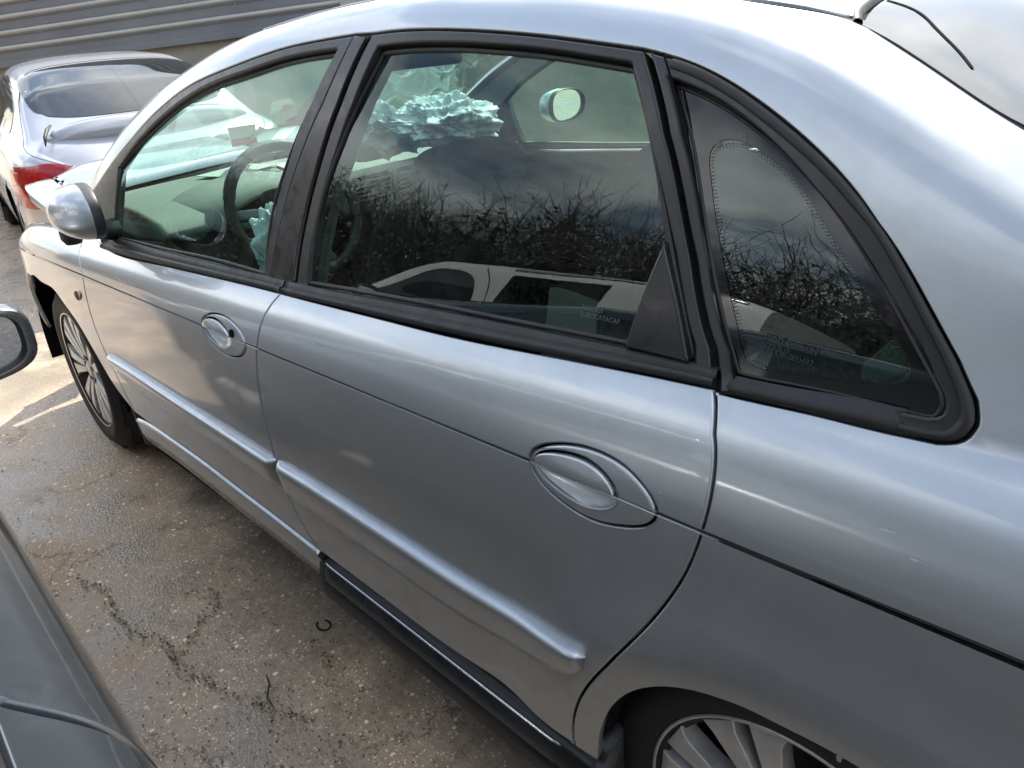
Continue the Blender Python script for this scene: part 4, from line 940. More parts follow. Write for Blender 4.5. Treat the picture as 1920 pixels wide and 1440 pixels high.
# sheet of plastic film behind the windscreen
V=[];F=[];n=24
for i in range(n):
    for j in range(n):
        u,v=i/(n-1),j/(n-1); V.append((1.72+.30*u+.03*math.sin(9*v+4*u),-.55+.62*v,1.33-.20*u-.08*v+.015*math.sin(14*u+6*v)+.012*math.sin(23*v)))
for i in range(n-1):
    for j in range(n-1): F.append((i*n+j,(i+1)*n+j,(i+1)*n+j+1,i*n+j+1))
M['film']=glass('plastic_film',(.90,.94,.92),boost=2.5,dirt=.35)
mesh_obj('airbag_curtain_film',V,F,M['film'],car)
# stickers and papers on the windscreen, on the dash
def on_ws(name,x,s,w_,h_,m,mir,off=-.012,parent=car,rot=0,**p):
    V=[]
    for dx,ds in ((-h_/2,-w_/2),(h_/2,-w_/2),(h_/2,w_/2),(-h_/2,w_/2)):
        xx,ss=x+dx*math.cos(rot)-ds*math.sin(rot),s+dx*math.sin(rot)+ds*math.cos(rot); P=surf(np.array(xx),np.array(ss))+nrm(np.array(xx),np.array(ss))*off; V.append(P)
    return mesh_obj(name,V,[(0,1,2,3)],m,parent,smooth=False,mirror=mir,**p)
for k_,(m_,mir,qs) in enumerate(STK):
    V=[surf(np.array(x),np.array(s))-nrm(np.array(x),np.array(s))*(.014+.002*k_) for x,s in qs]; mesh_obj('windscreen_sticker',V,[tuple(range(len(qs)))],M[m_],car,smooth=False,mirror=mir)
b=MB()
b.box((2.30,.25,.980),(.16,.22,.002),Matrix.Rotation(.3,3,'Z')); b.box((2.20,.05,.978),(.12,.18,.002),Matrix.Rotation(-.2,3,'Z')); b.obj('loose_papers',M['paper'],da)
# interior mirror
b=MB(); b.box((0,0,0),(.03,.24,.065)); o=b.obj('interior_mirror',M['trimdark'],car,bevel=.02); o.location=(1.55,0,1.30); o.rotation_euler=(0,.2,-.2)
# sun visors
for y0 in (.36,-.36):
    b=MB(); b.box((0,0,0),(.16,.38,.018)); o=b.obj('sun_visor',M['liner'],car,bevel=.007); o.location=(1.42,y0,1.345); o.rotation_euler=(0,.12,0)
# rubber rail along the roof ditch and the tailgate seal
for mir in (False,True):
    bead('roof_ditch_seal',surf,spl([(.26,1.272),(.30,1.266),(.5,1.2645),(.8,1.2645),(1.1,1.2645),(1.31,1.256)],.015),.006,.001,M['seam'],car,off=-.007,mirror=mir)
    bead('tailgate_seal',surf,spl([(.112,1.306),(.122,1.325),(.136,1.38),(.150,1.45),(.165,1.6),(.17,1.77)],.01),.012,.006,M['rubber'],car,off=-.002,mirror=mir)
b=MB(); P=[surf(np.array(x),np.array(s))+np.array([0,0,.012]) for x,s in ((.10,1.34),(.118,1.375),(.15,1.42))]; 
# strap end lying on the tailgate glass
scr_=[(.135,1.43),(.11,1.432),(.09,1.425),(.06,1.40),(.02,1.37),(.0,1.35)]
C=spl(scr_,.004); wv=np.interp(np.linspace(0,1,len(C)),[0,.35,.5,1],[.012,.016,.005,.003]); dd=np.gradient(C,axis=0);dd/=np.linalg.norm(dd,axis=1,keepdims=True);sd__=np.stack([-dd[:,1],dd[:,0]],1)
bead('water_streak',surf,C,.0045,.0006,M['dark'],car,off=-.0005)
# glass marks
def text(body,P,xd,zd,size,m,parent,name='glass_mark'):
    c=bpy.data.curves.new(name,'FONT'); c.body=body; c.size=size; c.align_x='LEFT'; c.materials.append(m); c.resolution_u=2
    o=bpy.data.objects.new(name,c); link(o,parent)
    x=Vector(xd).normalized(); z=Vector(zd).normalized(); n=x.cross(z).normalized(); z=n.cross(x)
    mw=Matrix(((x.x,z.x,n.x,P[0]),(x.y,z.y,n.y,P[1]),(x.z,z.z,n.z,P[2]),(0,0,0,1))); dg=bpy.context.evaluated_depsgraph_get(); me=bpy.data.meshes.new_from_object(o.evaluated_get(dg)); bpy.data.objects.remove(o); me.transform(mw); o=bpy.data.objects.new(name,me); o['kind']='stuff'; return link(o,parent)
def gtext(body,x,s,size,m,parent,off=-.0075):
    e=.004; P=gsurf(np.array(x),np.array(s))+gnrm(np.array(x),np.array(s))*off
    text(body,P,gsurf(np.array(x-e),np.array(s))-gsurf(np.array(x+e),np.array(s)),gsurf(np.array(x),np.array(s+e))-gsurf(np.array(x),np.array(s-e)),size,m,parent)
gtext('76002020\nEUROCATACAP',.330,.895,.0085,M['watermark'],rd)
gtext('^\nSAINT-GOBAIN\nSEKURIT',.088,.925,.0085,M['markdark'],car,-.0065)
gtext('(E2) 43R-000497',.090,.898,.0085,M['markdark'],car,-.0065)
# ---------------------------------------------------------------- generic vehicle surface: control sections along x, B-spline round the section
class Loft:
    def __init__(s,xs,secs,sv,sg=.06,sub=.02):
        """secs[i] = list of (y,z) control points at xs[i] from sill to centre line"""
        s.g=np.arange(xs[0]-.3,xs[-1]+.3,sub); A=np.array(secs,float); k=max(1,int(4*sg/sub)); w=np.exp(-.5*(np.arange(-k,k+1)*sub/sg)**2); w/=w.sum()
        def sm(v): v=np.interp(s.g,xs,v); return np.convolve(np.pad(v,k,mode='edge'),w,'valid')
        n=A.shape[1]; s.Y=np.stack([sm(A[:,j,0]) for j in range(n)]); s.Z=np.stack([sm(A[:,j,1]) for j in range(n)])
        # mirror one control past the centre line
        s.Y=np.vstack([s.Y[:1]-.02,s.Y,-s.Y[-2:-1]]); s.Z=np.vstack([s.Z[:1]-.06,s.Z,s.Z[-2:-1]]); s.n=n; s.sv=np.array(sv,float); s.sub=sub; s.smax=sv[-1]
    def __call__(s,x,v):
        x=np.asarray(x,float);v=np.asarray(v,float); q=np.clip(np.interp(v,s.sv,np.arange(s.n)),0,s.n-1-1e-6)
        i=np.floor(q).astype(int);t=q-i;fx=np.clip((x-s.g[0])/s.sub,0,len(s.g)-1.001);ix=fx.astype(int);tx=fx-ix
        b=((1-t)**3/6,(3*t**3-6*t**2+4)/6,(-3*t**3+3*t**2+3*t+1)/6,t**3/6);y=0;z=0
        for j in range(4):
            kk=np.clip(i+j,0,s.n+1); y=y+b[j]*(s.Y[kk,ix]*(1-tx)+s.Y[kk,ix+1]*tx); z=z+b[j]*(s.Z[kk,ix]*(1-tx)+s.Z[kk,ix+1]*tx)
        return np.stack([x+0*y,y,z],-1)
def skin(name,fn,x0,x1,s0,s1,nx,ns,m,parent,cut=None,mirror=False,off=0,**p):
    X,Sg=np.meshgrid(np.linspace(x0,x1,nx),np.linspace(s0,s1,ns),indexing='ij'); n,_,_=nrm_of(fn,X,Sg); P=fn(X,Sg)+n*off
    F=[]
    for i in range(nx-1):
        for j in range(ns-1):
            if cut and cut((X[i,j]+X[i+1,j])/2,(P[i,j,2]+P[i,j+1,2])/2,(Sg[i,j]+Sg[i,j+1])/2): continue
            F.append((i*ns+j,(i+1)*ns+j,(i+1)*ns+j+1,i*ns+j+1))
    V=P.reshape(-1,3); f=F[len(F)//2]; g=np.cross(V[f[1]]-V[f[0]],V[f[3]]-V[f[0]])
    if g@n.reshape(-1,3)[f[0]]<0: F=[t[::-1] for t in F]
    return mesh_obj(name,V,F,m,parent,True,normals=n.reshape(-1,3),mirror=mirror,**p)
def cap(name,fn,x,s0,s1,m,parent,dx=0,z0=None):
    sv=np.linspace(s0,s1,40); P=fn(x+0*sv,sv); L=[tuple(p) for p in P]+[(p[0],-p[1],p[2]) for p in P[::-1]]
    c=(x+dx,0,np.mean([q[2] for q in L])); V=L+[c]; return mesh_obj(name,V,[(i,(i+1)%len(L),len(L)) for i in range(len(L))],m,parent,smooth=True)
def quadpoly(pts,d=.03): return loop(*[spl([pts[i],pts[(i+1)%len(pts)]],d) for i in range(len(pts))])
# ---------------------------------------------------------------- silver coupe ahead (local x: 0 = tail, + = forward)
tt=empty('coupe',(TTX,TTY,0),math.radians(TTR),label='silver coupe parked ahead, its rear spoiler and red left tail light showing',category='car')
txs=[0,.07,.18,.40,.62,.9,1.25,1.6,2.0,2.4,2.8,3.3,3.8,4.0]
def tsec(hw,sill,belt,deck,gy,gz,rz):
    # sill, lower, mid, shoulder, belt, glass low, glass top, rail, roof mid, centre
    return [(hw*.93,sill),(hw*.985,sill+.15),(hw,(sill+belt)/2+.03),(hw*.985,belt-.10),(hw*.93,belt-.005),(hw*.87,belt+.02),(gy+(hw*.87-gy)*.45,belt+(gz-belt)*.5),(gy+.03,gz-.03),(gy-.07,gz+.012),(gy*.5,rz-.004),(0,rz)]
tz=[(.62,.34,.74,0,.48,.77,.78),(.76,.30,.79,0,.60,.83,.845),(.84,.24,.83,0,.66,.875,.895),(.875,.20,.855,0,.68,.93,.955),(.88,.2,.87,0,.66,1.02,1.06),(.88,.2,.88,0,.63,1.15,1.18),(.88,.2,.885,0,.59,1.25,1.285),(.88,.2,.89,0,.57,1.31,1.345),(.875,.2,.89,0,.56,1.325,1.37),(.87,.2,.88,0,.57,1.27,1.32),(.87,.2,.87,0,.60,1.07,1.12),(.87,.2,.80,0,.60,.83,.88),(.78,.25,.65,0,.4,.68,.72),(.6,.3,.5,0,.3,.55,.58)]
TT=Loft(txs,[tsec(*q) for q in tz],[0,.15,.3,.42,.52,.57,.72,.86,.95,1.2,1.5],sg=.05)
for mir in (False,True):
    skin('body',TT,.0,4.0,0,1.5,110,60,M['silver2'],tt,cut=lambda x,z,s:(math.hypot(x-.82,z-.30)<.345 or math.hypot(x-3.22,z-.30)<.345),mirror=mir)
    # tailgate glass, side glass, tail light, seams
    g=loop(spl([(.50,1.5),(.505,1.3),(.53,1.12),(.60,.985)],.03),spl([(.60,.985),(.66,.935),(.75,.915),(.95,.895),(1.15,.885),(1.27,.895)],.03),spl([(1.27,.895),(1.33,1.0),(1.36,1.2),(1.37,1.5)],.03))
    pg=panel('rear_window',TT,g,M['blackgloss'],tt,off=.0035,gap=.0003,r=.0005,depth=.004,step=.05,mirror=mir)
    sd=loop(spl([(.95,.60),(1.0,.70),(1.18,.80),(1.5,.855),(2.0,.86),(2.4,.84),(2.75,.72),(2.85,.60)],.03),spl([(2.85,.60),(2.0,.58),(1.0,.58),(.95,.60)],.03))
    panel('side_window',TT,sd,M['blackgloss'],tt,off=.003,depth=.004,step=.05,mirror=mir)
    tl=loop(spl([(.012,.69),(.045,.60),(.12,.53),(.22,.49),(.38,.46)],.01),spl([(.38,.46),(.42,.39),(.40,.31)],.01),spl([(.40,.31),(.2,.29),(.08,.275),(.01,.265)],.01),spl([(.01,.265),(.003,.5),(.012,.69)],.01))
    l=panel('tail_light',TT,tl,M['red'],tt,off=.006,depth=.010,step=.02,mirror=mir)
    for q,mm in (([(.24,.45),(.36,.435),(.37,.37),(.27,.385)],M['redlight']),([(.02,.36),(.14,.365),(.15,.345),(.02,.33)],M['smoke'])):
        panel('lens_cell',TT,quadpoly(q,.02),mm,l,off=.008,depth=.001,step=.02,mirror=mir)
    # tailgate shut line up over the C pillar
    bead('tailgate_seam',TT,spl([(.03,.70),(.09,.60),(.25,.575),(.42,.64),(.62,.77),(.95,.872),(1.2,.915),(1.36,.96),(1.42,1.2),(1.43,1.5)],.02),.010,.0015,M['gap'],tt,mirror=mir)
    bead('bumper_seam',TT,spl([(.0,.29),(.1,.30),(.3,.31),(.44,.30),(.50,.22)],.02),.007,.0015,M['gap'],tt,mirror=mir)
cap('rear_panel',TT,.0,0,1.5,M['silver2'],tt,-.045)
cap('front_panel',TT,4.0,0,1.5,M['silver2'],tt,.05)
# boot spoiler on two feet
b=MB(); n=30; prof=[(-.075,.0),(-.06,.016),(.0,.022),(.06,.014),(.085,0),(.05,-.016),(-.05,-.018)]
V=[]
for i in range(n):
    y=-.62+1.24*i/(n-1); c=-.10*(abs(y)/.62)**3; k=1-.35*(abs(y)/.62)**6
    for (x,z) in prof: V.append((.27+x*k*1.15-c*.9,y,.940+z*k*3.3-.055*(abs(y)/.62)**4))
k=len(prof); b.add(V,[(i*k+j,i*k+(j+1)%k,(i+1)*k+(j+1)%k,(i+1)*k+j) for i in range(n-1) for j in range(k)]+[tuple(range(k)),tuple(range((n-1)*k,n*k))])
spo=b.obj('spoiler',M['silver2'],tt,smooth=True)
b=MB(); b.tube([(.42,.56,.985),(.33,.60,.965),(.24,.63,.935),(.19,.645,.89)],[.006,.013,.011,.004],6); b.obj('torn_spoiler_seal',M['rubber'],tt,smooth=True)
for (x,sd_) in ((.82,1),(.82,-1),(3.22,1),(3.22,-1)):
    wheel('wheel',x,.845,.315,sd_,R=.315,rr=.222,phase=20+x*30,parent=tt,nsp=6,brake=False)
    b=MB(); V=[]
    for i in range(17):
        a=math.radians(-15+210*i/16)
        for yy in (.5,.86): V.append((x+.36*math.cos(a),yy*sd_,.30+.36*math.sin(a)))
    b.add(V,[(2*i,2*i+1,2*i+3,2*i+2) for i in range(16)]+[tuple(range(0,34,2))]); b.obj('wheel_housing',M['dark'],tt)
b=MB(); b.box((2.0,0,.32),(3.6,1.2,.2)); b.obj('underbody',M['dark'],tt)
# number plate recess; exhausts out of sight are left plain
b=MB(); b.box((.01,0,.52),(.05,.54,.13)); b.obj('plate_recess',M['gap'],tt,bevel=.01)
# ---------------------------------------------------------------- grey car at the photographer's side (only its right flank and mirror show)
nb=empty('neighbour_car',(NBX,NBY,0),-.04,label='dark grey car at the bottom left corner with its door mirror at the left edge',category='car')
# local: x forward, local -y is the flank facing the hatchback
nxs=[-1.15,-1.0,-.7,-.3,.1,.6,1.1,1.6,2.0,2.4,2.9,3.2,3.35]
def nsec(hw,belt,gy,gz,rz): 
    return [(hw*.95,.22),(hw*.985,.40),(hw,.60),(hw*.995,.74),(hw-.022,belt-.085),(hw-.075,belt-.03),(hw-.105,belt),(gy+(hw-.105-gy)*.5+.012,belt+(gz-belt)*.5),(gy+.03,gz-.03),(gy-.06,gz+.02),(gy*.5,rz-.005),(0,rz)]
nz_=[(.55,.70,.4,.72,.75),(.78,.86,.6,.90,.93),(.86,.90,.64,1.00,1.04),(.875,.91,.60,1.15,1.19),(.88,.91,.57,1.215,1.255),(.88,.905,.56,1.235,1.275),(.88,.90,.565,1.215,1.26),(.88,.89,.60,1.12,1.17),(.88,.88,.64,1.02,1.08),(.875,.85,.6,.90,.95),(.84,.76,.5,.80,.84),(.7,.62,.4,.66,.69),(.5,.5,.3,.53,.55)]
NBL=Loft(nxs,[nsec(*q) for q in nz_],[0,.18,.38,.52,.62,.70,.75,.95,1.15,1.25,1.5,1.8],sg=.08)
for mir in (False,True):
    gx=NGAP
    # flank panels on the visible side, split at the door gaps
    def cutw(P): return P
    arch=lambda cx,R_:[(cx+R_*math.cos(a),float(np.interp(.30+R_*math.sin(a),NBL(np.full(90,cx+R_*math.cos(a)),np.linspace(0,.6,90))[:,2],np.linspace(0,.6,90)))) for a in np.linspace(PI,0,16)]
    gl_=spl([(.40,.0),(.39,.30),(.395,.55),(.43,.745)],.02); rear=loop([(-1.15,.0),],[(-.39,.0)],spl(arch(-.05,.33),.02),[(.29,0)],gl_,spl([(.43,.745),(0,.75),(-.6,.75),(-1.15,.72)],.03))
    panel('rear_wing',NBL,rear,M['grey'],nb,step=.05,gap=.0085,depth=.03,r=.0015,mirror=not mir)
    fdn=loop([(.40,.0),(1.72,.0)],spl([(1.72,0),(1.74,.4),(1.72,.745)],.02),spl([(1.72,.745),(1.0,.75),(.43,.745)],.02),gl_[::-1])
    dn=panel('front_door',NBL,fdn,M['grey'],nb,step=.05,gap=.0085,depth=.03,r=.0015,mirror=not mir)
    fw=loop([(1.72,0),(1.98,0)],spl(arch(2.42,.36),.02),[(2.9,0),(3.35,0)],[(3.35,.72)],spl([(3.35,.72),(2.6,.75),(1.72,.745)],.03),spl([(1.72,.745),(1.74,.4),(1.72,0)],.02))
    panel('front_wing',NBL,fw,M['grey'],nb,step=.05,mirror=not mir)
    skin('belt_moulding',NBL,-.75,1.95,.745,.775,40,4,M['rubber'],nb,mirror=not mir,off=.004)
    skin('cabin_shell',NBL,-1.15,3.35,.75,1.8,80,34,M['grey'],nb,mirror=not mir,off=-.002)
    wd=loop(spl([(gx[1]+.02,.775),(1.0,.775),(1.85,.775)],.03),spl([(1.85,.775),(1.55,.98),(1.2,1.11),(.9,1.13),(gx[1]+.10,1.13)],.02),spl([(gx[1]+.10,1.13),(gx[1]+.02,.775)],.03))
    panel('side_window',NBL,wd,M['blackgloss'],dn,off=.003,depth=.003,step=.06,mirror=not mir)
    wd=loop(spl([(-.62,.775),(0,.775),(gx[1]-.04,.775)],.03),spl([(gx[1]-.04,.775),(gx[1]+.03,1.13)],.03),spl([(gx[1]+.03,1.13),(.1,1.12),(-.3,1.02),(-.62,.775)],.02))
    panel('side_window',NBL,wd,M['blackgloss'],nb,off=.003,depth=.003,step=.06,mirror=not mir)
    panel('windscreen',NBL,loop(spl([(1.30,1.25),(1.6,1.24),(1.98,1.22)],.03),spl([(1.98,1.22),(2.08,1.5),(2.1,1.799)],.03),spl([(1.36,1.799),(1.33,1.5),(1.30,1.25)],.03)),M['blackgloss'],nb,off=.003,gap=.0003,r=.0005,depth=.003,step=.08,mirror=not mir)
    # black inner panel behind the flank
    skin('inner_panel',NBL,-1.1,3.3,.0,.745,60,14,M['gap'],nb,mirror=not mir,off=-.033)
bead('flank_moulding',NBL,spl([(-.6,.40),(.2,.40),(gx[1]-.15,.40)],.02),.05,.012,M['plastic'],nb,mirror=True)
cap('rear_panel',NBL,-1.15,0,1.8,M['grey'],nb,-.05); cap('front_panel',NBL,3.35,0,1.8,M['grey'],nb,.05)
for x in (-.05,2.42):
    for s_ in (1,-1):
        wheel('wheel',x,.80,.31,s_,R=.31,rr=.20,parent=nb,nsp=5,phase=20,brake=False)
b=MB(); b.box((1.1,0,.30),(4.0,1.2,.2)); b.obj('underbody',M['dark'],nb)
mm=door_mirror(dn,(0,0,0),NML,NMH,.13,M['grey'],side=-1,lip=.84,ey=.5,ezz=.6); mm.location=NMC; mm.rotation_euler=NMR
b=MB(); b.tube([(NMC[0]+.05,NMC[1]+.02,NMC[2]-.02),(NMC[0]+.06,NMC[1]+.17,NMC[2]-.05)],[.05,.06],12); b.obj('mirror_arm',M['plastic'],mm if False else dn,smooth=True)
# ---------------------------------------------------------------- white van across (seen reflected in the windows)
vn=empty('small_van',(VNX,VNY,0),0,label='white small van parked behind the photographer, seen only as a reflection in the side windows',category='van')
vxs=[0,.08,.3,1.0,2.0,2.6,2.9,3.15,3.4,3.7,4.0,4.12]
def vsec(hw,belt,gy,gz,rz): belt*=1.07;gz*=1.07;rz*=1.07; return [(hw*.97,.25),(hw,.5),(hw,.8),(hw-.01,belt-.08),(hw-.02,belt),(hw-.045,belt+.08),((hw-.05+gy)/2+.02,(belt+gz)/2),(gy+.03,gz-.06),(gy-.03,gz+.015),(gy*.5,rz-.01),(0,rz)]
vz_=[(.80,1.15,.72,1.72,1.76),(.85,1.15,.75,1.77,1.81),(.86,1.15,.76,1.79,1.83),(.865,1.15,.765,1.79,1.83),(.865,1.13,.76,1.78,1.82),(.865,1.11,.75,1.72,1.78),(.865,1.09,.74,1.55,1.62),(.865,1.07,.72,1.36,1.43),(.86,1.04,.72,1.17,1.22),(.85,.98,.6,1.08,1.12),(.78,.82,.5,.90,.94),(.6,.6,.4,.62,.66)]
VN=Loft(vxs,[vsec(*q) for q in vz_],[0,.25,.5,.7,.8,.88,1.15,1.4,1.5,1.8,2.2],sg=.07)
dr0,dr1=1.05,1.85
for mir in (False,True):
    holes=[]
    skin('body',VN,0,4.12,0,2.2,90,70,M['white'],vn,cut=lambda x,z,s:(math.hypot(x-.72,z-.3)<.36 or math.hypot(x-3.42,z-.3)<.36 or (mir and dr0<x<dr1 and .12<s<1.36)),mirror=mir)
    panel('side_window',VN,loop(spl([(2.02,.90),(2.06,1.08),(2.16,1.27),(2.3,1.345),(2.5,1.345),(2.72,1.26),(2.95,1.10),(3.12,.93)],.03),spl([(3.12,.93),(3.1,.86),(2.9,.84),(2.4,.84),(2.12,.85),(2.02,.90)],.03)),M['blackgloss'],vn,off=.004,depth=.004,step=.06,mirror=mir)
    panel('windscreen',VN,loop(spl([(2.66,1.50),(3.0,1.46),(3.36,1.42)],.03),spl([(3.36,1.42),(3.42,1.8),(3.43,2.199)],.04),spl([(2.70,2.199),(2.68,1.8),(2.66,1.50)],.04)),M['blackgloss'],vn,off=.004,gap=.0003,r=.0005,depth=.004,step=.08,mirror=mir)
    bead('door_seam',VN,spl([(1.93,.05),(1.90,.5),(1.90,.85),(1.98,1.2),(2.12,1.42)],.03),.010,.001,M['gap'],vn,mirror=mir)
    bead('door_seam',VN,spl([(3.05,.2),(3.1,.5),(3.12,.85)],.03),.008,.001,M['gap'],vn,mirror=mir)
    bead('slide_rail',VN,spl([(.15,1.44),(1.0,1.44),(1.88,1.43)],.04),.03,.014,M['chrome'],vn,mirror=mir)
    b=MB(); b.box((2.05,(.875)*(-1 if mir else 1),1.05),(.15,.04,.05)); b.obj('door_handle',M['plastic'],vn,bevel=.012)
mv=door_mirror(vn,(0,0,0),.20,.22,.12,M['plastic'],side=-1); mv.location=(3.0,-.87,1.14)
for s_ in (0,1): cap('end_panel',VN,[0,4.12][s_],0,2.2,M['white'],vn,[-.03,.05][s_])
b=MB(); b.box((1.45,-.45,.9),(.82,.6,1.5)); bm_tmp=None
b=MB(); b.box((1.45,.25,1.0),(1.0,.02,1.45)); b.box((1.00,-.2,1.0),(.02,.95,1.45)); b.box((1.92,-.2,1.0),(.02,.95,1.45)); b.box((1.45,-.2,.45),(.95,.95,.05)); b.obj('load_bay',M['dark'],vn)
b=MB(); b.tube([(1.60,-.80,1.10),(1.63,-.84,1.20),(1.70,-.84,1.22),(1.72,-.82,1.12)],.012,8); b.obj('grab_handle',M['chrome'],vn,smooth=True)
for x in (.72,3.42):
    for s_ in (1,-1): wheel('wheel',x,.80,.31,s_,R=.31,rr=.19,parent=vn,nsp=5,phase=0,brake=False)
b=MB(); b.box((2.0,0,.35),(3.6,1.2,.2)); b.obj('underbody',M['dark'],vn)
# ---------------------------------------------------------------- building: rendered base wall with ribbed steel cladding above
M['clad']=simple('cladding_grey',(.20,.21,.22),.5,.25,var=.10,vscale=1.5,bumps=.1,bscale=8)
M['cladlight']=simple('cladding_rib_light',(.40,.39,.36),.45,.2,var=.08,vscale=3)
m,t,b_=mat('render_wall'); n=noise(t,3,8,.6); r_=ramp(t,n.outputs['Fac'],.3,.7,(0.2592,0.229,0.1771),(0.3456,0.311,0.2506)); t.links.new(r_.outputs['Color'],b_.inputs['Base Color']); b_.inputs['Roughness'].default_value=.9
n2=noise(t,140,4); bump(t,b_,n2.outputs['Fac'],.5,.003); M['render']=m
bd=empty('workshop_building',(BDX,BDY,0),math.radians(BDR),label='workshop wall of beige render with grey horizontal ribbed steel cladding above',category='building')
b=MB(); b.box((.15,-4.2,.62),(.3,11.6,5.1)); b.obj('wall',M['render'],bd)
bd.rotation_euler=(-.033,0,math.radians(BDR))
# cladding sheets: each course a part, profile with raised light rib
cz=CLZ; k=0
NCOURSE=12
for k in range(NCOURSE):
    z0=cz+k*CLP
    b=MB(); prof=[(-.045,z0),(-.045,z0+CLP-.052),(-.050,z0+CLP-.050)]
    prof=[(-.040,z0+.004),(-.040,z0+CLP-.066),(-.050,z0+CLP-.064),(-.050,z0+CLP-.03),(-.03,z0+CLP)]
    V=[(x,y,z) for y in (1.6,CLY) for x,z in prof]; b.add(V,[(i,i+1,i+6,i+5) for i in range(4)]); pl=b.obj('cladding_course',M['clad'],bd)
    b=MB(); V=[]; nn=9
    for y in (1.6,CLY):
        for i in range(nn):
            a=PI*i/(nn-1); V.append((-.040-.032*math.sin(a),y,z0+CLP-.026+.027*math.cos(a)))
    b.add(V,[(i,i+1,i+nn+1,i+nn) for i in range(nn-1)]); b.obj('rib',M['cladlight'],pl,smooth=True)
b=MB(); b.box((-.03,(CLY+1.6)/2,CLZ-.03),(.07,1.6-CLY,.07)); b.obj('drip_flashing',M['clad'],bd,bevel=.004)
b=MB(); b.box((-.06,CLY-.06,CLZ+CLP*NCOURSE/2-.05),(.16,.17,CLP*NCOURSE+.2)); b.box((-.07,CLY-.155,CLZ+CLP*NCOURSE/2-.05),(.05,.03,CLP*NCOURSE+.2)); b.obj('corner_flashing',M['cladlight'],bd,bevel=.005)
b=MB()
for k in range(60): b.lathe([(0,-.007),(.006,-.006),(.009,0)],6,'x',(-.044,CLY+.2+((k*37)%60)/60*7,CLZ+CLP*(.12+.45*((k*7)%2))+CLP*(k%14)))
b.obj('cladding_screws',M['cladlight'],bd,kind='stuff')
# ---------------------------------------------------------------- ground
m,t,b_=mat('asphalt')
c=N(t,'ShaderNodeTexCoord'); P=c.outputs['Object']
big=noise(t,.55,6,.6,vec=P); mid=noise(t,4.5,7,.65,vec=P); fin=noise(t,55,5,.7,vec=P)
v1=N(t,'ShaderNodeTexVoronoi'); v1.inputs['Scale'].default_value=150; t.links.new(P,v1.inputs['Vector'])
v2=N(t,'ShaderNodeTexVoronoi'); v2.inputs['Scale'].default_value=62; t.links.new(P,v2.inputs['Vector'])
base=ramp(t,fin.outputs['Fac'],.30,.72,(0.2223,0.1758,0.1327),(0.3887,0.3129,0.2377))
def mixc(a,b,f,mode='MIX'):
    x=N(t,'ShaderNodeMix',data_type='RGBA',blend_type=mode)
    for s_,v in (('A',a),('B',b)):
        if isinstance(v,tuple): x.inputs[s_].default_value=(*v,1)
        else: t.links.new(v,x.inputs[s_])
    if isinstance(f,float): x.inputs['Factor'].default_value=f
    else: t.links.new(f,x.inputs['Factor'])
    return x.outputs['Result']
def mth(op,a,b_=None,clamp=False):
    x=N(t,'ShaderNodeMath',operation=op); x.use_clamp=clamp
    for i,v in enumerate((a,b_)):
        if v is None: continue
        if isinstance(v,(int,float)): x.inputs[i].default_value=v
        else: t.links.new(v,x.inputs[i])
    return x.outputs[0]
# chippings: each Voronoi cell gets its own colour, a random third of them pale
cellr=N(t,'ShaderNodeSeparateColor'); t.links.new(v1.outputs['Color'],cellr.inputs[0])
cell2=N(t,'ShaderNodeSeparateColor'); t.links.new(v2.outputs['Color'],cell2.inputs[0])
stonec=ramp(t,cellr.outputs[1],.0,1.0,(0.2778,0.2166,0.1585),(0.8417,0.702,0.5113))
dens=maprange(t,mid.outputs['Fac'],.36,.62,.06,.46)
is1=mth('MULTIPLY',mth('LESS_THAN',cellr.outputs[0],dens.outputs[0]),mth('LESS_THAN',v1.outputs['Distance'],.36))
is2=mth('MULTIPLY',mth('LESS_THAN',cell2.outputs[0],mth('MULTIPLY',dens.outputs[0],.42)),mth('LESS_THAN',v2.outputs['Distance'],.34))
col=mixc(base.outputs['Color'],(0.3472,0.2358,0.1347),maprange(t,big.outputs['Fac'],.42,.62,0,.75).outputs[0])
col=mixc(col,stonec.outputs['Color'],is1); stone2=ramp(t,cell2.outputs[1],0,1,(0.3609,0.2648,0.1684),(0.8417,0.702,0.5113)); col=mixc(col,stone2.outputs['Color'],is2)
# sunlit strip ahead of the hatchback, painted into the asphalt colour
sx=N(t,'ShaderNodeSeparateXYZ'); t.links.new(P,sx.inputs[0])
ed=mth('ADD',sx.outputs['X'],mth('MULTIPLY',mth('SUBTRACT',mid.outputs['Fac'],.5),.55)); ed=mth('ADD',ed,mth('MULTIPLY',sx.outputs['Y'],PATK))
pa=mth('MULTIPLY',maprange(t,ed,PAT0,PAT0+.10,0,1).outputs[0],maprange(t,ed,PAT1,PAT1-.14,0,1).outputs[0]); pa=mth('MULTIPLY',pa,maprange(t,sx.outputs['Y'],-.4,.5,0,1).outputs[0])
col=mixc(col,mixc((0.2633,0.2094,0.1404),(0.1802,0.1459,0.1011),mid.outputs['Fac']),mth('MULTIPLY',pa,.9))
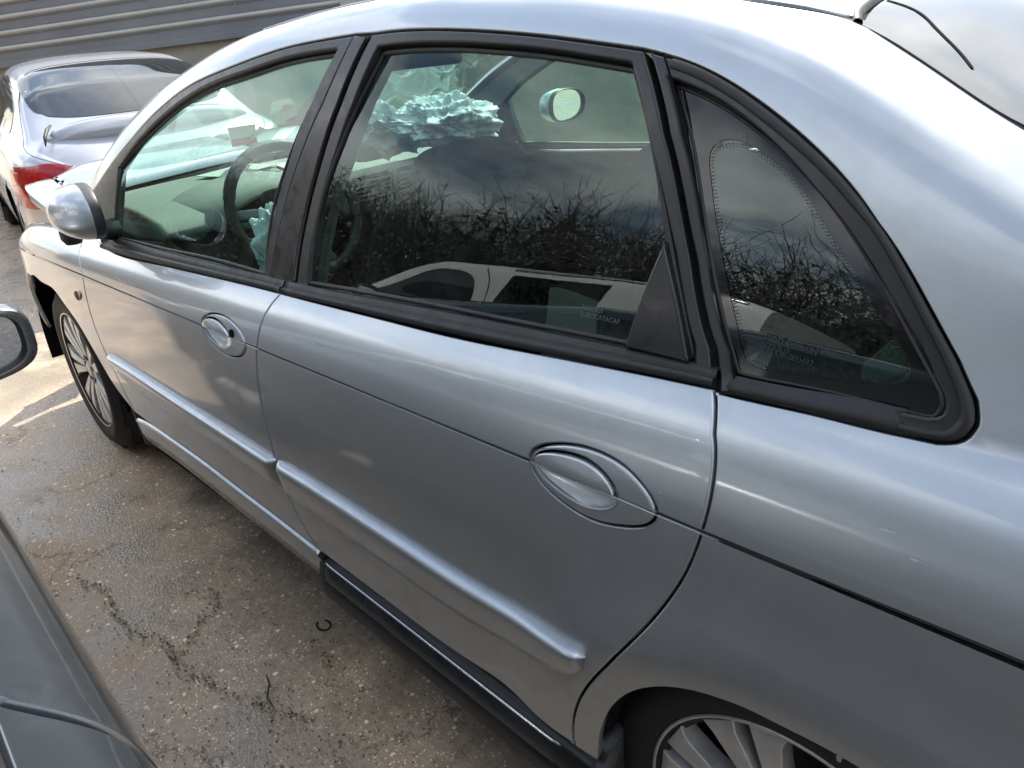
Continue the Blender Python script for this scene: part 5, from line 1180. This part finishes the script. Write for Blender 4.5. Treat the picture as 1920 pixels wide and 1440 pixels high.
# cracks: thin voronoi edges broken up
ck=N(t,'ShaderNodeTexVoronoi',feature='DISTANCE_TO_EDGE'); ck.inputs['Scale'].default_value=1.15
wv=N(t,'ShaderNodeVectorMath',operation='ADD'); ns=noise(t,5,6,.7,vec=P); ms_=N(t,'ShaderNodeVectorMath',operation='SCALE'); ms_.inputs['Scale'].default_value=.35; t.links.new(ns.outputs['Color'],ms_.inputs[0]); t.links.new(P,wv.inputs[0]); t.links.new(ms_.outputs[0],wv.inputs[1]); t.links.new(wv.outputs[0],ck.inputs['Vector'])
cw=mth('MULTIPLY',mth('LESS_THAN',ck.outputs['Distance'],.0045),mth('GREATER_THAN',mid.outputs['Fac'],.50)); col=mixc(col,(0.1519,0.1128,0.08047),cw)
wetm=maprange(t,mth('MULTIPLY',big.outputs['Fac'],mid.outputs['Fac']),.20,.31,1.08,1.50)
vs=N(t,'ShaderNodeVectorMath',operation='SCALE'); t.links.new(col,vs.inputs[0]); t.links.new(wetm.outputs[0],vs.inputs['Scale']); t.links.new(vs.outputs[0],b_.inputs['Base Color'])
wet=maprange(t,mth('MULTIPLY',big.outputs['Fac'],mid.outputs['Fac']),.20,.33,.22,.66); 
rgh=mth('MULTIPLY_ADD',wet.outputs[0],.85) if False else wet.outputs[0]
t.links.new(rgh,b_.inputs['Roughness']); b_.inputs['Specular IOR Level'].default_value=.55
h=mth('ADD',mth('MULTIPLY',fin.outputs['Fac'],.5),mth('MULTIPLY',mth('SUBTRACT',.4,v1.outputs['Distance']),.9)); h=mth('ADD',h,mth('MULTIPLY',is2,1.2)); h=mth('SUBTRACT',h,mth('MULTIPLY',cw,2.2))
bp=N(t,'ShaderNodeBump'); bp.inputs['Strength'].default_value=.35; bp.inputs['Distance'].default_value=.004; t.links.new(h,bp.inputs['Height']); t.links.new(bp.outputs['Normal'],b_.inputs['Normal'])
M['asphalt']=m
nx=90; X=np.concatenate([np.linspace(-300,-4,8),np.linspace(-3.5,9,60),np.linspace(12,300,8)]); Y=np.concatenate([np.linspace(-300,-4,8),np.linspace(-3,3,30),np.linspace(4,300,8)])
def gz(x,y): 
    return .004*math.sin(x*1.9+y)*math.exp(-((x-2)/5)**2-(y/4)**2) if abs(x)<12 and abs(y)<8 else 0
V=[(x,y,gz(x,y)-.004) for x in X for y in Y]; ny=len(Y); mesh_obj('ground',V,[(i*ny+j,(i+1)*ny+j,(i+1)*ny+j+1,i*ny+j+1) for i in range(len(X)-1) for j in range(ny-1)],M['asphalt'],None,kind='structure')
# loose chippings along the cracks and all over
mst=[simple('chipping_pale',(.36,.31,.22),.85,var=.3,vscale=60),simple('chipping_grey',(.20,.17,.13),.8,var=.3,vscale=60),simple('chipping_dark',(.10,.085,.07),.8,var=.3,vscale=60)]
b=MB()
def stone(x,y,r,mi):
    V=[];
    for k in range(6):
        a=2*PI*k/6+rng.uniform(0,1); V.append((x+r*math.cos(a)*rng.uniform(.7,1.2),y+r*math.sin(a)*rng.uniform(.7,1.2),-.002))
    V2=[(x+(vx-x)*.62,y+(vy-y)*.62,r*rng.uniform(.25,.5)) for vx,vy,_ in V]
    b.add(V+V2,[(i,(i+1)%6,6+(i+1)%6,6+i) for i in range(6)]+[(6,7,8,9,10,11)],mi)
CR=[[(1.98,1.17),(1.85,1.13),(1.72,1.15),(1.60,1.14),(1.50,1.10),(1.42,1.12),(1.33,1.10),(1.22,1.07),(1.10,1.03),(1.0,.98)],[(1.42,1.12),(1.50,1.02),(1.52,.96),(1.6,.92),(1.66,.99)],[(1.05,.90),(1.12,.86),(1.22,.85)],[(.85,.92),(.92,.98),(.80,1.02),(.74,1.08)]]
for ci,L in enumerate(CR):
    for (x0,y0),(x1,y1) in zip(L[:-1],L[1:]):
        n=int(math.hypot(x1-x0,y1-y0)/.0035*(1.0 if ci!=0 else .8))
        for _ in range(n):
            u=rng.random(); stone(x0+(x1-x0)*u+rng.normal(0,.010),y0+(y1-y0)*u+rng.normal(0,.010),rng.uniform(.0012,.0042),int(rng.choice([0,0,0,1])))
for _ in range(9000):
    x=rng.uniform(-.2,2.9)**1.0; y=rng.uniform(.55,1.5); 
    if rng.random()<np.clip((x-.9)*.9+(y-.9)*.8,0,.93): continue
    stone(x,y,rng.uniform(.0009,.0030)*(1.25 if x<1.0 else 1),int(rng.choice([0,0,0,1,1,1])))
b.obj('chippings',mst,None,kind='stuff',label='loose pale stone chippings scattered over the worn asphalt')
# dark crack grooves as thin low slivers, with litter
b=MB()
for L in CR[:3]+[[(1.18,1.02),(1.13,1.04),(1.08,1.04),(1.03,1.07)]]:
    C=spl(L,.006)
    for i in range(len(C)-1):
        if rng.random()<.68: continue
        p0,p1=C[i],C[i+1]; d=(p1-p0)/np.linalg.norm(p1-p0); s_=np.array([-d[1],d[0]])*rng.uniform(.0008,.0035); j=rng.normal(0,.0035,2)
        q=[p0+s_+j,p0-s_+j,p1-s_+j,p1+s_+j]; b.add([(a[0],a[1],.0035) for a in q],[(0,1,2,3)])
b.obj('crack_fill',M['lint'],None,kind='stuff',label='dark broken crack lines in the asphalt')
def twig(pts,r,label):
    b=MB(); b.tube(pts,[r*.6]+[r]*(len(pts)-2)+[r*.3],6); o=b.obj('twig',M['lint'],None,smooth=True); o['label']=label; o['category']='twig'; return o
twig([(1.20,.985,.004),(1.165,.995,.009),(1.13,1.02,.008),(1.09,1.025,.005)],.0022,'short dark twig lying on the asphalt near the bottom centre left')
b=MB(); b.tube([(1.235+.022*math.cos(a),.80+.016*math.sin(a),.006) for a in np.linspace(.3,5.4,14)],.0022,6); o=b.obj('wire_loop',M['gap'],None,smooth=True); o['label']='small curl of black wire on the ground beside the sill'; o['category']='wire'
# ---------------------------------------------------------------- hedge behind the photographer (seen reflected)
hm,t,b_=mat('hedge_leaf'); n=noise(t,7,4); r_=ramp(t,n.outputs['Fac'],.35,.65,(.018,.030,.012),(.060,.050,.020)); t.links.new(r_.outputs['Color'],b_.inputs['Base Color']); b_.inputs['Roughness'].default_value=.6
tw=simple('hedge_twig',(.060,.042,.030),.85,var=.3,vscale=5)
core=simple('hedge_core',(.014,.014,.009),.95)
b=MB()
def htop(x): return HH+.22*math.sin(x*1.3)+.16*math.sin(x*3.1+1)+.12*math.sin(x*6.3+2)
HL0,HL1=-9.0,26.0
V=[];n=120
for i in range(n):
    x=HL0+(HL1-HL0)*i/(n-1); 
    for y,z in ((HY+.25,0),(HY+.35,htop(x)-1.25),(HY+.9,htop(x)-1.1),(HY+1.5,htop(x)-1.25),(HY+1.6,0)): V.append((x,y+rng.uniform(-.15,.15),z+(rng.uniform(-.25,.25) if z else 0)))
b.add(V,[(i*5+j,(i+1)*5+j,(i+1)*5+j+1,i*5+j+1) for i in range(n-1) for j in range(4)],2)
# leaf clumps and twigs
nl=64000
lx=rng.uniform(HL0,HL1,nl); 
for i in range(nl):
    x=lx[i]; z=htop(x)*(rng.random()**.55)*1.0-.45*rng.random(); y=HY+rng.uniform(-.15,1.3); z=max(.1,z); r=rng.uniform(.03,.065)
    if z>htop(x)-.75 and rng.random()<.35: continue
    if z>htop(x)-.35 and rng.random()<.72: continue
    a=rng.normal(size=3); a/=np.linalg.norm(a); c_=np.cross(a,rng.normal(size=3)); c_/=np.linalg.norm(c_)
    p=np.array([x,y,z]); b.add([p+a*r,p+c_*r*.5,p-a*r,p-c_*r*.5],[(0,1,2,3)],0)
for i in range(6500):
    x=rng.uniform(HL0,HL1); y=HY+rng.uniform(0,1.0); z=htop(x)-rng.uniform(.5,1.6); L=rng.uniform(.4,1.35); d=np.array([rng.normal(0,.45),rng.normal(0,.4),1.0]); d/=np.linalg.norm(d)
    p=np.array([x,y,z]); pts=[p]
    for k in range(3): d=d+rng.normal(0,.32,3); d/=np.linalg.norm(d); p=p+d*L/3; pts.append(p.copy())
    r0=rng.uniform(.004,.013); b.tube(pts,[r0,r0*.8,r0*.6,r0*.3],3,1,cap=False)
    for q in range(3):
        j=1+q%3; dd_=rng.normal(0,.6,3)+np.array([0,0,.6]); dd_/=np.linalg.norm(dd_); e=pts[j]+dd_*L*.35; b.tube([pts[j],(pts[j]+e)/2+rng.normal(0,.015,3),e],[r0*.5,r0*.4,r0*.2],3,1,cap=False)
V=np.array([tuple(v) for v in b.V]); mesh_obj('hedge',V,b.F,None,None,False,mats=[hm,tw,core],fm=b.m,label='tall untrimmed bare-topped hedge behind the photographer, seen reflected in the windows',category='hedge')
